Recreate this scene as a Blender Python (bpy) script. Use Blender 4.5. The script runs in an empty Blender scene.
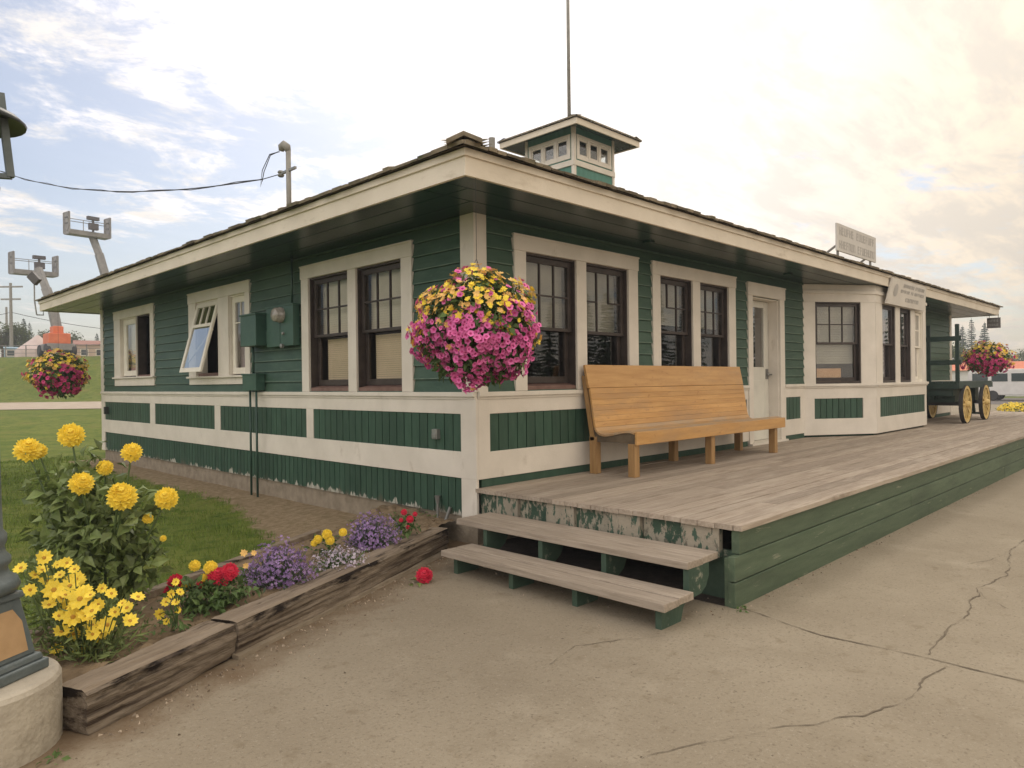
import bpy, bmesh, math, random
from mathutils import Vector, Matrix
random.seed(7)
R = math.radians
scene = bpy.context.scene
col = scene.collection
U = random.uniform

# ------------------------------------------------------------------ camera
CAM = Vector((-4.567, -5.009, 1.0)); YAW, PITCH, ROLL, FPX = 0.7807, -0.0026, -0.0123, 713.74
_f = Vector((math.cos(YAW), math.sin(YAW), 0)); _r = Vector((math.sin(YAW), -math.cos(YAW), 0)); _u = Vector((0, 0, 1))
FW = _f*math.cos(PITCH) + _u*math.sin(PITCH)
UP0 = _u*math.cos(PITCH) - _f*math.sin(PITCH)
RT = _r*math.cos(ROLL) + UP0*math.sin(ROLL)
UP = UP0*math.cos(ROLL) - _r*math.sin(ROLL)
cam = bpy.data.cameras.new('camera'); co = bpy.data.objects.new('camera', cam); col.objects.link(co)
M = Matrix.Identity(4)
for i in range(3):
    M[i][0], M[i][1], M[i][2], M[i][3] = RT[i], UP[i], -FW[i], CAM[i]
co.matrix_world = M
cam.sensor_width = 36; cam.lens = FPX/1024*36; cam.clip_end = 3000; cam.clip_start = 0.05
scene.camera = co

def ray(u, v): return RT*((u-512)/FPX) + UP*((384-v)/FPX) + FW
def deep(u, v, d): return CAM + ray(u, v)*d                 # survey point at depth d
def onz(u, v, z):                                           # survey point on a level plane
    r = ray(u, v); return CAM + r*((z-CAM.z)/r.z)

# ------------------------------------------------------------------ mesh helper
class Fr:
    def __init__(s, o, t, n): s.o = Vector(o); s.t = Vector(t).normalized(); s.n = Vector(n).normalized()
    def p(s, a, d, z): return s.o + s.t*a + s.n*d + Vector((0, 0, z))
WORLD = Fr((0, 0, 0), (1, 0, 0), (0, 1, 0))
LEFT = Fr((0, 0, 0), (0, 1, 0), (-1, 0, 0))     # west wall: s runs north
FRONT = Fr((0, 0, 0), (1, 0, 0), (0, -1, 0))    # platform wall: s runs east

class MB:
    def __init__(s): s.v = []; s.f = []; s.m = []
    def add(s, vs, fs, mi=0):
        b = len(s.v); s.v.extend([tuple(x) for x in vs]); s.f.extend([tuple(b+i for i in f) for f in fs]); s.m.extend([mi]*len(fs))
    def box(s, fr, a0, a1, d0, d1, z0, z1, mi=0, jit=0):
        vs = [fr.p(a, d, z) for z in (z0, z1) for d in (d0, d1) for a in (a0, a1)]
        if jit: vs = [v + Vector((U(-jit, jit), U(-jit, jit), U(-jit, jit))) for v in vs]
        s.add(vs, [(0, 2, 3, 1), (4, 5, 7, 6), (0, 1, 5, 4), (2, 6, 7, 3), (0, 4, 6, 2), (1, 3, 7, 5)], mi)
    def quad(s, a, b, c, d, mi=0): s.add([a, b, c, d], [(0, 1, 2, 3)], mi)
    def tube(s, pts, rad, n=8, mi=0, cap=True):
        pts = [Vector(p) for p in pts]; rs = rad if isinstance(rad, (list, tuple)) else [rad]*len(pts)
        vs = []; fs = []
        ref = Vector((0, 0, 1)) if abs((pts[-1]-pts[0]).normalized().z) < .9 else Vector((1, 0, 0))
        for i, p in enumerate(pts):
            t = (pts[min(i+1, len(pts)-1)] - pts[max(i-1, 0)]).normalized()
            a = t.cross(ref).normalized(); b = t.cross(a)
            for k in range(n):
                an = 2*math.pi*k/n; vs.append(p + (a*math.cos(an) + b*math.sin(an))*rs[i])
        for i in range(len(pts)-1):
            for k in range(n):
                fs.append((i*n+k, i*n+(k+1) % n, (i+1)*n+(k+1) % n, (i+1)*n+k))
        if cap: fs.append(tuple(range(n))[::-1]); fs.append(tuple(range((len(pts)-1)*n, len(pts)*n)))
        s.add(vs, fs, mi)
    def lathe(s, prof, c=(0, 0, 0), n=24, mi=0, axis='z', ph=0):
        vs = []; fs = []; c = Vector(c)
        for r, z in prof:
            for k in range(n):
                an = 2*math.pi*(k+ph)/n; x, y = r*math.cos(an), r*math.sin(an)
                vs.append(c + (Vector((x, y, z)) if axis == 'z' else Vector((x, z, y)) if axis == 'y' else Vector((z, x, y))))
        for i in range(len(prof)-1):
            for k in range(n): fs.append((i*n+k, i*n+(k+1) % n, (i+1)*n+(k+1) % n, (i+1)*n+k))
        s.add(vs, fs, mi)
    def bar(s, a, b, w, h, mi=0, up=(0, 0, 1)):
        a = Vector(a); b = Vector(b); t = (b-a).normalized(); up = Vector(up)
        if abs(t.dot(up)) > .95: up = Vector((1, 0, 0))
        x = t.cross(up).normalized(); y = x.cross(t)
        vs = [q + x*sx*w/2 + y*sy*h/2 for q in (a, b) for sy in (-1, 1) for sx in (-1, 1)]
        s.add(vs, [(0, 2, 3, 1), (4, 5, 7, 6), (0, 1, 5, 4), (2, 6, 7, 3), (0, 4, 6, 2), (1, 3, 7, 5)], mi)
    def build(s, name, mats, parent=None, smooth=False, bevel=0, recalc=True, loc=None):
        me = bpy.data.meshes.new(name); off = Vector(loc) if loc is not None else Vector((0, 0, 0))
        me.from_pydata([(a-off.x, b-off.y, c-off.z) for a, b, c in s.v] if loc is not None else s.v, [], s.f)
        mats = mats if isinstance(mats, (list, tuple)) else [mats]
        for m in mats: me.materials.append(m)
        if len(mats) > 1: me.polygons.foreach_set('material_index', s.m)
        if recalc and len(s.f) < 30000:
            bm = bmesh.new(); bm.from_mesh(me); bmesh.ops.recalc_face_normals(bm, faces=bm.faces); bm.to_mesh(me); bm.free()
        if smooth: me.polygons.foreach_set('use_smooth', [True]*len(me.polygons))
        me.update()
        o = bpy.data.objects.new(name, me); col.objects.link(o)
        if loc is not None: o.location = off
        if parent: o.parent = parent
        if bevel:
            b = o.modifiers.new('bevel', 'BEVEL'); b.width = bevel; b.segments = 2; b.limit_method = 'ANGLE'; b.harden_normals = False
        return o

def tag(o, label=None, cat=None, group=None, kind=None):
    if label: o['label'] = label
    if cat: o['category'] = cat
    if group: o['group'] = group
    if kind: o['kind'] = kind
    return o
def thing(name, label, cat, loc=(0, 0, 0), group=None, rz=0):
    o = bpy.data.objects.new(name, None); col.objects.link(o); o.location = loc; o.rotation_euler = (0, 0, rz); o.empty_display_size = .2
    return tag(o, label, cat, group)
def dup(root, loc, rz=None, label=None, sc=None):
    r = root.copy(); col.objects.link(r); r.location = loc
    if rz is not None: r.rotation_euler = (0, 0, rz)
    if sc: r.scale = (sc, sc, sc)
    if label: r['label'] = label
    for ch in list(root.children):
        c = ch.copy(); col.objects.link(c); c.parent = r
        for g in ch.children:
            d = g.copy(); col.objects.link(d); d.parent = c
    return r
def struct(o): o['kind'] = 'structure'; return o

# ------------------------------------------------------------------ materials
def mat(name, c1, c2=None, scale=6, rough=.6, bump=0, bscale=None, stretch=(1, 1, 1), island=0, spec=.4, metal=0, detail=6, lo=.35, hi=.65, coat=0, trans=0):
    m = bpy.data.materials.new(name); m.use_nodes = True
    nt = m.node_tree; N = nt.nodes; L = nt.links; b = N['Principled BSDF']
    b.inputs['Roughness'].default_value = rough; b.inputs['Metallic'].default_value = metal
    b.inputs['Specular IOR Level'].default_value = spec
    if coat: b.inputs['Coat Weight'].default_value = coat; b.inputs['Coat Roughness'].default_value = .15
    c2 = c2 or c1
    tc = N.new('ShaderNodeTexCoord'); mp = N.new('ShaderNodeMapping'); mp.inputs['Scale'].default_value = stretch
    L.new(tc.outputs['Object'], mp.inputs['Vector'])
    nz = N.new('ShaderNodeTexNoise'); nz.inputs['Scale'].default_value = scale; nz.inputs['Detail'].default_value = detail; nz.inputs['Roughness'].default_value = .6
    L.new(mp.outputs[0], nz.inputs['Vector'])
    cr = N.new('ShaderNodeValToRGB'); cr.color_ramp.elements[0].position = lo; cr.color_ramp.elements[1].position = hi
    cr.color_ramp.elements[0].color = (*c1, 1); cr.color_ramp.elements[1].color = (*c2, 1)
    L.new(nz.outputs['Fac'], cr.inputs['Fac']); out = cr.outputs['Color']
    if island:
        g = N.new('ShaderNodeNewGeometry'); mr = N.new('ShaderNodeMapRange'); mr.inputs['To Min'].default_value = 1-island; mr.inputs['To Max'].default_value = 1+island
        L.new(g.outputs['Random Per Island'], mr.inputs['Value'])
        hv = N.new('ShaderNodeHueSaturation'); L.new(mr.outputs[0], hv.inputs['Value']); L.new(out, hv.inputs['Color']); out = hv.outputs['Color']
    L.new(out, b.inputs['Base Color'])
    if trans:
        b.inputs['Subsurface Weight'].default_value = 0
        tr = N.new('ShaderNodeBsdfTranslucent'); L.new(out, tr.inputs['Color'])
        mx = N.new('ShaderNodeMixShader'); mx.inputs[0].default_value = trans
        L.new(b.outputs[0], mx.inputs[1]); L.new(tr.outputs[0], mx.inputs[2]); L.new(mx.outputs[0], N['Material Output'].inputs['Surface'])
    if bump:
        n2 = N.new('ShaderNodeTexNoise'); n2.inputs['Scale'].default_value = bscale or scale*4; n2.inputs['Detail'].default_value = 6; L.new(mp.outputs[0], n2.inputs['Vector'])
        bp = N.new('ShaderNodeBump'); bp.inputs['Strength'].default_value = bump; bp.inputs['Distance'].default_value = .02
        L.new(n2.outputs['Fac'], bp.inputs['Height']); L.new(bp.outputs[0], b.inputs['Normal'])
    return m

def blend(m, c, scale, lo, hi, stretch=(1, 1, 1), zlo=None, zhi=None, detail=8, seed=0):
    """lay a second colour with its own shape (worn paint, stains, dirt) over a material; zlo..zhi: most of it near zlo"""
    nt = m.node_tree; N = nt.nodes; L = nt.links; b = N['Principled BSDF']
    old = b.inputs['Base Color'].links[0].from_socket
    tc = N.new('ShaderNodeTexCoord'); mp = N.new('ShaderNodeMapping'); mp.inputs['Scale'].default_value = stretch; mp.inputs['Location'].default_value = (seed*3.7, seed*1.3, seed)
    L.new(tc.outputs['Object'], mp.inputs['Vector'])
    nz = N.new('ShaderNodeTexNoise'); nz.inputs['Scale'].default_value = scale; nz.inputs['Detail'].default_value = detail; nz.inputs['Roughness'].default_value = .65
    L.new(mp.outputs[0], nz.inputs['Vector'])
    val = nz.outputs['Fac']
    if zlo is not None:
        sp = N.new('ShaderNodeSeparateXYZ'); L.new(tc.outputs['Object'], sp.inputs[0])
        mr = N.new('ShaderNodeMapRange'); mr.inputs['From Min'].default_value = zlo; mr.inputs['From Max'].default_value = zhi; mr.inputs['To Min'].default_value = .2; mr.inputs['To Max'].default_value = -.45
        L.new(sp.outputs['Z'], mr.inputs['Value'])
        ad = N.new('ShaderNodeMath'); ad.operation = 'ADD'; L.new(val, ad.inputs[0]); L.new(mr.outputs[0], ad.inputs[1]); val = ad.outputs[0]
    rm = N.new('ShaderNodeMapRange'); rm.inputs['From Min'].default_value = lo; rm.inputs['From Max'].default_value = hi; L.new(val, rm.inputs['Value'])
    mx = N.new('ShaderNodeMixRGB'); mx.inputs['Color2'].default_value = (*c, 1); L.new(rm.outputs[0], mx.inputs['Fac']); L.new(old, mx.inputs['Color1'])
    L.new(mx.outputs[0], b.inputs['Base Color'])
    return m

siding_m = mat('green_siding', (.026, .062, .040), (.040, .082, .053), 3, .5, .15, 40, (1, 1, 4), spec=.35)
blend(siding_m, (.075, .13, .085), 7, .58, .75, (1, 1, 5)); blend(siding_m, (.055, .10, .066), .6, .45, .65, (1, 1, 2.5), seed=5)
edge_m = mat('pale_siding_edge', (.08, .13, .092), (.13, .18, .135), 9, .55, spec=.3)  # paler green strip along the bottom edge of each lap
panel_m = mat('green_boards', (.025, .060, .039), (.037, .080, .052), 3, .5, .12, 40, (4, 4, 1), island=.16, spec=.35)
skirt_m = mat('green_skirt', (.024, .058, .038), (.036, .077, .050), 3, .55, .15, 40, (4, 4, 1), island=.14, spec=.3)
blend(skirt_m, (.38, .37, .31), 4.5, .66, .70, (1.6, 1.6, .35), -.29, -.02, detail=12)
blend(skirt_m, (.10, .085, .06), 6, .62, .9, (1, 1, .6), -.29, .0, seed=4)
trim_m = mat('cream_trim', (.60, .55, .47), (.68, .625, .54), 2.5, .5, .08, 60, (1, 1, 1), spec=.35)
blend(trim_m, (.42, .36, .28), 5, .62, .85, (1, 1, .5))
fascia_m = mat('cream_fascia', (.63, .56, .45), (.71, .635, .52), 1.5, .55, .1, 40, spec=.3)
blend(fascia_m, (.45, .38, .28), 2.2, .56, .8, (1, 1, 3))
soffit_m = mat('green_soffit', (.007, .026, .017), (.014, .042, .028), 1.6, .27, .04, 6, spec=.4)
brown_m = mat('dark_brown_sash', (.034, .025, .021), (.058, .044, .037), 6, .45, .05, spec=.4)
sill_m = mat('worn_brown_sill', (.15, .085, .068), (.21, .13, .105), 9, .6, .1, spec=.3)
white_sash_m = mat('white_sash', (.68, .63, .53), (.76, .71, .60), 4, .5, .05)
blind_m = mat('tan_blind', (.62, .51, .36), (.68, .56, .40), 3, .8, .05)
blindpale_m = mat('pale_blind', (.64, .58, .46), (.72, .66, .53), 2.5, .8, .05)
greyblind_m = mat('grey_blind', (.30, .285, .235), (.37, .35, .29), 2.5, .8, .05)
curtain_m = mat('lilac_curtain', (.30, .25, .27), (.40, .34, .36), 5, .9, .1, 20, (6, 6, 1))
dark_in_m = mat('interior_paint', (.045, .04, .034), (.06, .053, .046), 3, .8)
door_m = mat('pale_door', (.55, .53, .46), (.62, .60, .52), 3, .45, .05)
roof_m = mat('weathered_shakes', (.15, .125, .085), (.25, .21, .15), 6, .9, .5, 30, island=.35, spec=.2)
blend(roof_m, (.055, .075, .028), 4, .55, .7)
teal_m = mat('teal_boards', (.055, .17, .13), (.075, .21, .165), 3, .5, .1, 40, (4, 4, 1))
metal_m = mat('grey_steel', (.22, .22, .21), (.30, .30, .28), 8, .45, .1, metal=.6)
pole_m = mat('grey_pole', (.20, .19, .17), (.27, .26, .23), 8, .6, .1)
wire_m = mat('black_wire', (.02, .02, .02), (.04, .035, .03), 8, .7)
boxgreen_m = mat('green_box_paint', (.030, .078, .054), (.042, .098, .07), 5, .42, .06, spec=.4)
conduit_m = mat('dark_green_conduit', (.018, .048, .034), (.028, .065, .046), 5, .5)
foundation_m = mat('rough_foundation', (.19, .155, .11), (.27, .225, .165), 7, .95, .5, 25)
deckwood_m = mat('weathered_deck', (.285, .23, .175), (.40, .335, .265), 5, .8, .3, 60, (.5, 8, 8), island=.17, spec=.2)
blend(deckwood_m, (.47, .40, .32), 2.2, .52, .75, (.5, 2, 1), seed=2)
blend(deckwood_m, (.16, .12, .085), 3.1, .60, .78, (.35, 5, 1), seed=5)
stepwood_m = mat('step_board', (.285, .235, .18), (.40, .335, .265), 5, .8, .3, 60, (9, .6, 9), island=.1, spec=.2)
blend(stepwood_m, (.17, .13, .10), 3.1, .58, .76, (5, .5, 1), seed=4)
deckskirt_m = mat('green_deck_board', (.072, .105, .062), (.10, .135, .083), 4, .6, .2, 40, (.6, 6, 6), island=.12, spec=.3)
blend(deckskirt_m, (.22, .23, .16), 6, .62, .70, (.6, 4, 5), seed=3, detail=10); blend(deckskirt_m, (.05, .07, .045), 2, .5, .75, (.4, 2, 2), seed=8)
peel_m = mat('peeling_riser', (.038, .072, .048), (.06, .10, .066), 4, .65, .2, 40, spec=.25)
blend(peel_m, (.31, .28, .215), 13, .49, .53, (1, 1.3, .7), detail=12); blend(peel_m, (.16, .145, .11), 22, .56, .62, (1, 1, .5), seed=3)
peel2_m = mat('peeled_post', (.27, .24, .185), (.34, .30, .23), 4, .75, .25, 40, spec=.2)
blend(peel2_m, (.06, .10, .07), 12, .53, .57, (1, 1.3, .6), detail=12); blend(peel2_m, (.15, .13, .10), 24, .58, .64, (1, 1, .4), seed=3)
stringer_m = mat('green_stringer', (.035, .065, .043), (.055, .09, .06), 4, .6, .2, 40)
blend(stringer_m, (.22, .22, .165), 9, .60, .66)
shadow_m = mat('bare_boards', (.10, .085, .065), (.14, .12, .095), 4, .8)  # joist and prop wood, shade of the under-deck void put into its colour
bench_m = mat('varnished_pine', (.48, .255, .082), (.60, .345, .125), 3, .38, .08, 30, (.5, 6, 6), island=.13, spec=.45)
blend(bench_m, (.30, .13, .035), 4.5, .60, .74, (2.2, 6, 6), seed=1); blend(bench_m, (.40, .24, .11), 1.3, .52, .7, (.5, 2, 2), seed=6); blend(bench_m, (.15, .075, .03), 14, .70, .76, (1, 3, 3), seed=9)
seat_m = mat('worn_pine_seat', (.42, .25, .11), (.50, .31, .145), 3, .5, .08, 30, (.5, 6, 6), island=.12, spec=.35)
blend(seat_m, (.36, .29, .21), 1.6, .46, .62, (.5, 2, 2), seed=6)
benchend_m = mat('worn_bench_end', (.075, .055, .035), (.14, .105, .065), 6, .6, .1)
benchleg_m = mat('pine_leg', (.27, .155, .06), (.37, .22, .09), 5, .5, .1, 30, (6, 6, .6))

# ------------------------------------------------------------------ glass
def glass(name, tint=(.9, .92, .9), refl=1.0):
    m = bpy.data.materials.new(name); m.use_nodes = True; nt = m.node_tree; N = nt.nodes; L = nt.links
    N.remove(N['Principled BSDF'])
    tr = N.new('ShaderNodeBsdfTransparent'); tr.inputs[0].default_value = (*tint, 1)
    gl = N.new('ShaderNodeBsdfGlossy'); gl.inputs['Roughness'].default_value = .015
    tcn = N.new('ShaderNodeTexCoord'); nz = N.new('ShaderNodeTexNoise'); nz.inputs['Scale'].default_value = 2.2; L.new(tcn.outputs['Object'], nz.inputs['Vector'])
    bp = N.new('ShaderNodeBump'); bp.inputs['Strength'].default_value = .012; bp.inputs['Distance'].default_value = .05; L.new(nz.outputs['Fac'], bp.inputs['Height']); L.new(bp.outputs[0], gl.inputs['Normal'])
    ge = N.new('ShaderNodeNewGeometry'); dn = N.new('ShaderNodeVectorMath'); dn.operation = 'DOT_PRODUCT'; L.new(ge.outputs['Normal'], dn.inputs[0]); L.new(ge.outputs['Incoming'], dn.inputs[1])
    def mth(op, a, b=None):
        q = N.new('ShaderNodeMath'); q.operation = op; q.use_clamp = op != 'ABSOLUTE'
        for i, v in enumerate((a, b)):
            if v is None: continue
            if isinstance(v, (int, float)): q.inputs[i].default_value = v
            else: L.new(v, q.inputs[i])
        return q.outputs[0]
    f5 = mth('POWER', mth('SUBTRACT', 1.0, mth('ABSOLUTE', dn.outputs['Value'])), 5.0)      # Schlick, same from both sides, two surfaces
    fac = mth('MULTIPLY', mth('ADD', mth('MULTIPLY', f5, .95), .045), 1.8*refl)
    mx = N.new('ShaderNodeMixShader'); L.new(fac, mx.inputs[0]); L.new(tr.outputs[0], mx.inputs[1]); L.new(gl.outputs[0], mx.inputs[2])
    L.new(mx.outputs[0], N['Material Output'].inputs['Surface'])
    return m
glass_m = glass('window_glass', (.92, .93, .91), 1.25)
west_glass_m = glass('west_window_glass', (.93, .93, .91), .55)
oldglass_m = glass('old_coated_glass', (.75, .76, .72), 2.3)

# ================================================================== DEPOT
depot = thing('train_depot', 'long low green wooden railway depot with cream trim, wide eaves and roof cupola', 'building')
Ye, Xe, EAV = 11.5, 16.85, .916
ZH, ZS = 2.32, 2.605     # window heads, soffit

def free_spans(s0, s1, blocks):
    out = []; cur = s0
    for a, b in sorted(blocks):
        if a > cur: out.append((cur, min(a, s1)))
        cur = max(cur, b)
    if cur < s1: out.append((cur, s1))
    return [(a, b) for a, b in out if b-a > .003]
def siding(mb, fr, s0, s1, z0, z1, ops, expo=.14, th=.024):
    z = z0
    while z < z1-1e-4:
        zt = min(z+expo, z1)
        cuts = sorted({z, zt} | {q for o in ops for q in o[2:4] if z < q < zt})
        for k in range(len(cuts)-1):
            a, b = cuts[k], cuts[k+1]; mid = (a+b)/2
            bl = [(o[0], o[1]) for o in ops if o[2] < mid < o[3]]
            for p, q in free_spans(s0, s1, bl):
                da = .004+th*(1-(a-z)/expo); db = .004+th*(1-(b-z)/expo)
                a2 = a
                if k == 0:
                    a2 = min(a+.011, b); d2 = .004+th*(1-(a2-z)/expo)
                    mb.add([fr.p(p, .003, a), fr.p(q, .003, a), fr.p(q, da, a), fr.p(p, da, a)], [(0, 1, 2, 3)])
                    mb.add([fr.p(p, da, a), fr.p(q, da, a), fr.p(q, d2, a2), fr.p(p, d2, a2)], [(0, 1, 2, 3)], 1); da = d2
                mb.add([fr.p(p, da, a2), fr.p(q, da, a2), fr.p(q, db, b), fr.p(p, db, b)], [(0, 1, 2, 3)])
        z = zt
def flat(mb, fr, s0, s1, z0, z1, ops, d):
    zs = sorted({z0, z1} | {q for o in ops for q in o[2:4] if z0 < q < z1})
    for a, b in zip(zs, zs[1:]):
        for p, q in free_spans(s0, s1, [(o[0], o[1]) for o in ops if o[2] < (a+b)/2 < o[3]]):
            mb.quad(fr.p(p, d, a), fr.p(q, d, a), fr.p(q, d, b), fr.p(p, d, b))
def boards(mb, fr, s0, s1, d, z0, z1, w=.133, th=.012):
    """vertical tongue-and-groove boards"""
    n = max(1, round((s1-s0)/w)); w = (s1-s0)/n
    for i in range(n):
        a = s0+i*w; mb.box(fr, a+.006, a+w-.006, d-.01, d+th+U(0, .002), z0, z1)
    mb.quad(fr.p(s0, d-.002, z0), fr.p(s1, d-.002, z0), fr.p(s1, d-.002, z1), fr.p(s0, d-.002, z1))

# window openings (s0, s1, z0, z1)
WA = [(1.11, 1.97), (2.14, 3.03)]
WB = [(4.80, 5.34), (5.71, 6.54)]
WC = [(8.60, 9.33), (9.36, 10.25)]
opsL = [(WA[0][0], WA[1][1], .92, ZH), (4.80, 6.54, 1.15, ZH), (8.60, 10.25, 1.19, ZH)]
W1 = [(.675, 1.475), (1.645, 2.44)]
W2 = [(3.12, 3.90), (4.09, 4.88)]
opsF = [(.675, 2.44, .92, ZH), (3.12, 4.88, .92, ZH), (5.61, 6.55, -.1, 2.25), (7.5, 12.75, -.1, 2.7)]

sd = MB()
siding(sd, LEFT, .0, Ye, .90, ZS+.03, opsL)
siding(sd, FRONT, .0, Xe, .90, ZS+.03, opsF)
BACK = Fr((0, Ye, 0), (1, 0, 0), (0, 1, 0)); EAST = Fr((Xe, 0, 0), (0, 1, 0), (1, 0, 0))
siding(sd, BACK, 0, Xe, -.29, ZS+.03, []); siding(sd, EAST, 0, Ye, -.29, ZS+.03, [])
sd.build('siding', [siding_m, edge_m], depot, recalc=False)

iw = MB()   # inner faces of the walls, floor, ceiling, two partitions
flat(iw, LEFT, .0, Ye, -.3, ZS+.02, opsL, -.14); flat(iw, FRONT, .0, Xe, -.3, ZS+.02, opsF, -.14)
flat(iw, BACK, 0, Xe, -.3, ZS, [], -.14); flat(iw, EAST, 0, Ye, -.3, ZS, [], -.14)
iw.quad(Vector((.1, .1, -.02)), Vector((Xe, .1, -.02)), Vector((Xe, Ye, -.02)), Vector((.1, Ye, -.02)))
iw.quad(Vector((-.1, -.1, ZS+.012)), Vector((Xe, -.1, ZS+.012)), Vector((Xe, Ye, ZS+.012)), Vector((-.1, Ye, ZS+.012)))
iw.box(WORLD, .15, Xe-.2, 3.6, 3.7, -.02, ZS); iw.box(WORLD, 5.15, 5.25, .15, 3.6, -.02, ZS); iw.box(WORLD, 3.6, 3.7, 3.7, Ye-.2, -.02, ZS)
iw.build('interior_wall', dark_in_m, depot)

# --- lower walls
for fr, spans in ((LEFT, ((.19, 2.97), (3.135, 5.70), (5.90, 8.45), (8.69, 11.32))), (FRONT, ((.155, 1.72), (1.87, 3.55), (3.70, 5.43), (6.78, 7.34), (12.9, Xe-.2)))):
    for a, b in spans: wp = MB(); boards(wp, fr, a, b, .0, .33, .70); wp.build('wainscot_panel', panel_m, depot, recalc=False)
sk = MB(); boards(sk, LEFT, .19, 11.34, -.005, -.29, .09, .11); sk.build('skirting', skirt_m, depot, recalc=False)
for a, b in ((.05, 5.45), (6.72, 7.5), (12.75, Xe)): gs = MB(); gs.box(FRONT, a, b, -.02, .012, .0, .085); gs.build('base_board', panel_m, depot)
fd = MB(); fd.box(WORLD, .02, Xe-.02, .02, Ye-.02, -.75, -.27); fd.build('foundation', foundation_m, depot)

tr = MB()
def rail(fr, a, b, gaps=(), skirtline=True):
    for p, q in free_spans(a, b, gaps):
        tr.box(fr, p, q, .0, .055, .865, .910); tr.box(fr, p, q, .0, .035, .838, .866)      # moulded cap
        tr.box(fr, p, q, .0, .024, .698, .839); tr.box(fr, p, q, .0, .024, .078, .334)
def flush(name):
    global tr
    tr.build(name, trim_m, depot, bevel=.004); tr = MB()
rail(LEFT, -.02, Ye); flush('trim_band'); rail(FRONT, .004, 5.47); flush('trim_band'); rail(FRONT, 6.71, 7.5); flush('trim_band'); rail(FRONT, 12.75, Xe); flush('trim_band')
for a, b in ((2.97, 3.135), (5.70, 5.90), (8.45, 8.69)): tr.box(LEFT, a, b, 0, .0225, .334, .698); flush('panel_stile')
for a, b in ((1.72, 1.87), (3.55, 3.70), (5.43, 5.47), (6.71, 6.78), (7.34, 7.5), (12.75, 12.9)): tr.box(FRONT, a, b, 0, .0225, .334, .698); flush('panel_stile')
# corner posts
tr.box(LEFT, -.030, .19, .0, .030, -.30, .078); tr.box(LEFT, -.030, .19, .0, .0295, .078, .84)
tr.box(LEFT, -.031, .165, .0, .033, .909, ZS); tr.box(FRONT, .001, .135, .0, .031, .909, ZS); tr.box(FRONT, .001, .155, 0, .0285, .0785, .84); flush('corner_post')
tr.box(LEFT, 11.32, Ye+.03, .0, .030, -.30, .84); tr.box(LEFT, 11.36, Ye+.03, .0, .033, .909, ZS); flush('corner_post')
tr.box(FRONT, Xe-.16, Xe+.03, 0, .03, .0, .84); tr.box(FRONT, Xe-.14, Xe+.03, 0, .033, .909, ZS)
flush('corner_post')

# --- windows
def sash(fr, a, b, z0, z1, d, st=.05, rt=.05, rb=.05, th=.035, mul=(), name='sash', m=None, parent=None, gm=None):
    f = MB()
    f.box(fr, a, a+st, d-th, d, z0, z1); f.box(fr, b-st, b, d-th, d, z0, z1)
    f.box(fr, a+st, b-st, d-th, d-.001, z0, z0+rb); f.box(fr, a+st, b-st, d-th, d-.001, z1-rt, z1)
    A, B, Z0, Z1 = a+st, b-st, z0+rb, z1-rt
    for k, (x0, x1, y0, y1) in enumerate(mul):       # muntins in unit coordinates
        w = .009
        if abs(x0-x1) < 1e-6: f.box(fr, A+(B-A)*x0-w, A+(B-A)*x0+w, d-th+.004, d-.004, Z0+(Z1-Z0)*y0, Z0+(Z1-Z0)*y1)
        else: f.box(fr, A+(B-A)*x0, A+(B-A)*x1, d-th+.005, d-.005, Z0+(Z1-Z0)*y0-w, Z0+(Z1-Z0)*y0+w)
    f.build('sash', m or brown_m, parent, bevel=.003)
    g = MB(); dd = d-th*.5; g.quad(fr.p(A-.005, dd, Z0-.005), fr.p(B+.005, dd, Z0-.005), fr.p(B+.005, dd, Z1+.005), fr.p(A-.005, dd, Z1+.005))
    g.build('pane', gm or glass_m, parent)
M32 = [(1/3, 1/3, 0, 1), (2/3, 2/3, 0, 1), (0, 1, .5, .5)]
def casing(fr, ops, z0, zh, left, right, head=.165, m=None, sill=0, ear=.012):
    c = MB(); lo = min(o[0] for o in ops); hi = max(o[1] for o in ops)
    c.box(fr, left, lo, -.02, .040, z0, zh); c.box(fr, hi, right, -.02, .040, z0, zh)
    for (a, b), (a2, b2) in zip(ops, ops[1:]): c.box(fr, b, a2, -.11, .038, z0, zh)
    c.box(fr, left-ear, right+ear, -.02, .046, zh, zh+head-.02); c.box(fr, left-ear-.006, right+ear+.006, -.02, .055, zh+head-.02, zh+head)
    if sill:
        c.box(fr, left-.03, right+.03, -.1, .075, z0-.03, z0); c.box(fr, left, right, -.02, .036, z0-sill, z0-.03)
    return c.build('window', m or trim_m, depot, bevel=.004)
def jamb(fr, a, b, z0, z1, par, m=brown_m, dep=.14):
    j = MB()
    j.box(fr, a-.012, a+.012, -dep, .01, z0, z1); j.box(fr, b-.012, b+.012, -dep, .01, z0, z1); j.box(fr, a+.012, b-.012, -dep, .009, z1-.02, z1+.01)
    j.build('jamb', m, par)
def sillboard(fr, a, b, z0, par, m=sill_m):
    s = MB(); s.add([fr.p(a, -.14, z0), fr.p(b, -.14, z0), fr.p(b, .012, z0), fr.p(a, .012, z0), fr.p(a, -.14, z0+.075), fr.p(b, -.14, z0+.075), fr.p(b, .012, z0+.045), fr.p(a, .012, z0+.045)],
                    [(0, 1, 2, 3), (4, 5, 6, 7), (0, 1, 5, 4), (2, 3, 7, 6), (0, 3, 7, 4), (1, 2, 6, 5)]); s.build('sill', m, par)
def blind(fr, a, b, z0, z1, d, par, m):
    g = MB(); n = 24
    for k in range(n):
        z = z0+(z1-z0)*k/n; zz = z0+(z1-z0)*(k+1)/n
        g.quad(fr.p(a, d, z), fr.p(b, d, z), fr.p(b, d+.008, zz-.002), fr.p(a, d+.008, zz-.002))
    g.build('blind', m, par, recalc=False)
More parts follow.
